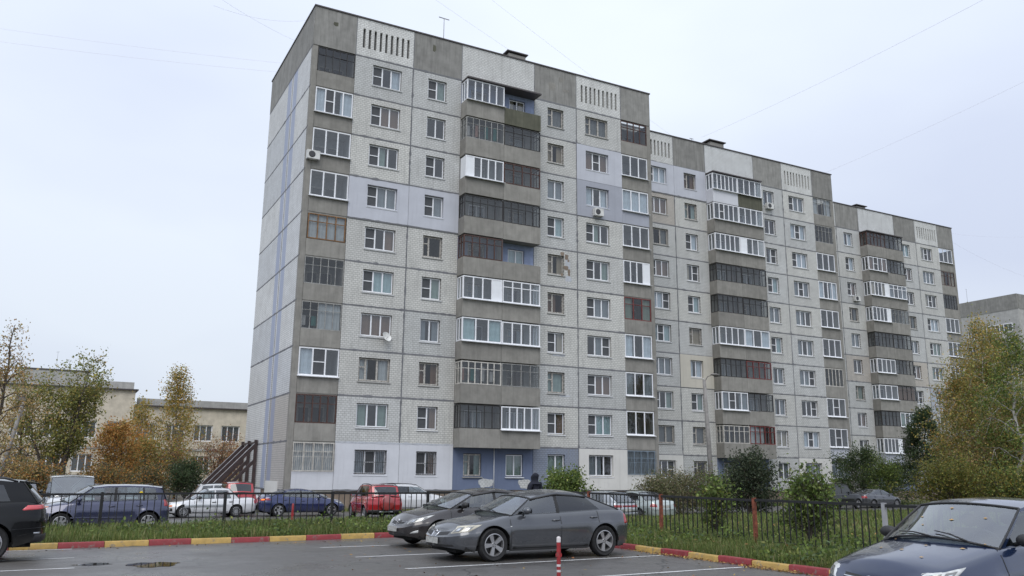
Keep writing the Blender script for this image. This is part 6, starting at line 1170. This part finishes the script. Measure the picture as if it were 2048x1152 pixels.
B0 = np.stack([X - px_, Y - py_, Zg], 1); B1_ = np.stack([X + px_, Y + py_, Zg], 1); M0 = np.stack([X - px_ * .8 + dx * ln * .3, Y - py_ * .8 + dy * ln * .3, Zg + Hh * .6], 1); M1 = np.stack([X + px_ * .8 + dx * ln * .3, Y + py_ * .8 + dy * ln * .3, Zg + Hh * .6], 1); T0 = np.stack([X + dx * ln - px_ * .1, Y + dy * ln - py_ * .1, Zg + Hh], 1); T1_ = np.stack([X + dx * ln + px_ * .1, Y + dy * ln + py_ * .1, Zg + Hh], 1)
V = np.stack([B0, B1_, M1, M0, T1_, T0], 1).reshape(-1, 3); b_ = (np.arange(n) * 6)[:, None]; Fc = np.concatenate([b_ + np.array([[0, 1, 2, 3]]), b_ + np.array([[3, 2, 4, 5]])])
patchy = .8 + .35 * (np.sin(X * 1.1 + 2 * np.sin(Y * .7)) * np.cos(Y * .8 + X * .3) * .5 + .5)
GP = [(.12, .165, .042, 4), (.155, .195, .055, 3), (.21, .215, .075, 1.8), (.085, .125, .035, 2), (.28, .24, .12, .6)]
tag(obj('grass', np_mesh('grass', V, Fc, 'grass', tints(rng, n, GP, 6, .2, patchy))), 'ragged uncut green grass growing on the lawns behind the kerb', 'grass', kind='stuff')
def weeds(label, spots, seed):
    r2 = np.random.default_rng(seed); C_ = []
    for (x, y, rad_, h_, k) in spots:
        q = np.stack([x + r2.normal(0, rad_, k), y + r2.normal(0, rad_, k), gz(x, y) + np.abs(r2.normal(0, h_ * .55, k)) + .02], 1); C_.append(q)
    C_ = np.concatenate(C_); k_ = (C_[:, 1] > -27.98 + .075 * (C_[:, 0] + 12) + .2) | (C_[:, 0] > KX + .2); C_ = C_[k_]; V, Fc = leaves_np(r2, C_, .085); tag(obj('weeds', np_mesh('weeds', V, Fc, 'leaf', tints(r2, len(C_), GRN + [(.09, .13, .06, 2)], 4, .2))), label, 'weeds', kind='stuff')
weeds('broad-leaved weeds growing along the left kerb and fence', [(rng.uniform(-11.5, 0), rng.uniform(-27.2, -24), rng.uniform(.14, .3), rng.uniform(.15, .35), 130) for _ in range(34)], 71)
weeds('broad-leaved weeds growing along the right kerb and fence', [(rng.uniform(.6, 4.4), rng.uniform(-41, -27), rng.uniform(.14, .32), rng.uniform(.15, .36), 140) for _ in range(46)], 72)
def litter(label, pts, seed, size=.05):
    r2 = np.random.default_rng(seed); C_ = np.array(pts); n = len(C_); a = r2.normal(size=(n, 3)) * np.array([1, 1, .3]); a /= np.linalg.norm(a, axis=1)[:, None]; b = np.cross(a, np.array([0, 0, 1.]) + r2.normal(0, .25, (n, 3))); b /= np.linalg.norm(b, axis=1)[:, None]; s_ = size * r2.uniform(.6, 1.5, n); a *= s_[:, None] * .5; b *= s_[:, None] * .36; V = np.stack([C_ - a, C_ + b, C_ + a, C_ - b], 1).reshape(-1, 3)
    tag(obj('fallen_leaves', np_mesh('fallen_leaves', V, np.arange(4 * n).reshape(n, 4), 'litter', tints(r2, n, [(.34, .20, .06, 3), (.26, .13, .05, 3), (.40, .28, .09, 2), (.16, .09, .05, 2)], 4, .25))), label, 'leaves', kind='stuff')
pts = [(KX - abs(rng.normal(0, .13)) - .01, y, .012 + abs(rng.normal(0, .012))) for y in rng.uniform(-40.5, -33, 900) if rng.random() < .35 + .65 * (math.sin(y * 2.3) > -.2)]
pts += [(rng.uniform(-7, 0), rng.uniform(-41, -28.5), .008) for _ in range(170)] + [(rng.uniform(-13, -4), kerb_y(-8) - abs(rng.normal(0, .25)) - .35, .008) for _ in range(70)]
litter('yellow and brown fallen leaves on the asphalt along the right kerb', pts, 81)
pts2 = [(x, y, gz(x, y) + rng.uniform(.02, .2)) for x, y in zip(rng.uniform(.5, 14, 900), rng.uniform(-40, -20, 900))]
litter('fallen leaves scattered over the right lawn', pts2, 82, .06)
# leaves on the navy car: dropped onto its skin
bpy.context.view_layer.update()
dg = bpy.context.evaluated_depsgraph_get(); k = 0
mw = NAVYC.matrix_world
for (x, y) in ((1.75, .35), (1.55, -.3), (1.35, .15), (1.2, .5), (1.05, -.45), (.95, .62), (.72, .1), (.62, -.35), (.55, .42), (.45, -.05), (.85, -.2), (1.62, .02)):
    p = mw @ Vector((x, y, 2.2)); hit, loc_, nor, *_r_ = scene.ray_cast(dg, p, Vector((0, 0, -1)))
    if hit and loc_.z > .5:
        q = nor.to_track_quat('Z', 'Y').to_euler(); s_ = rnd.uniform(.022, .034); lf = MB().add([(-s_, 0, 0), (0, s_ * .6, .004), (s_, 0, .002), (0, -s_ * .6, .004)], [(0, 3, 2, 1)]).mesh('fallen_leaf', 'leaf_tan')
        lo = obj('fallen_leaf', lf, None, loc_ + nor * .004, q); tag(lo, 'small tan leaf lying on the navy sedan ' + ('bonnet' if x > .9 else 'windscreen'), 'leaf', 'leaves fallen on the navy car')
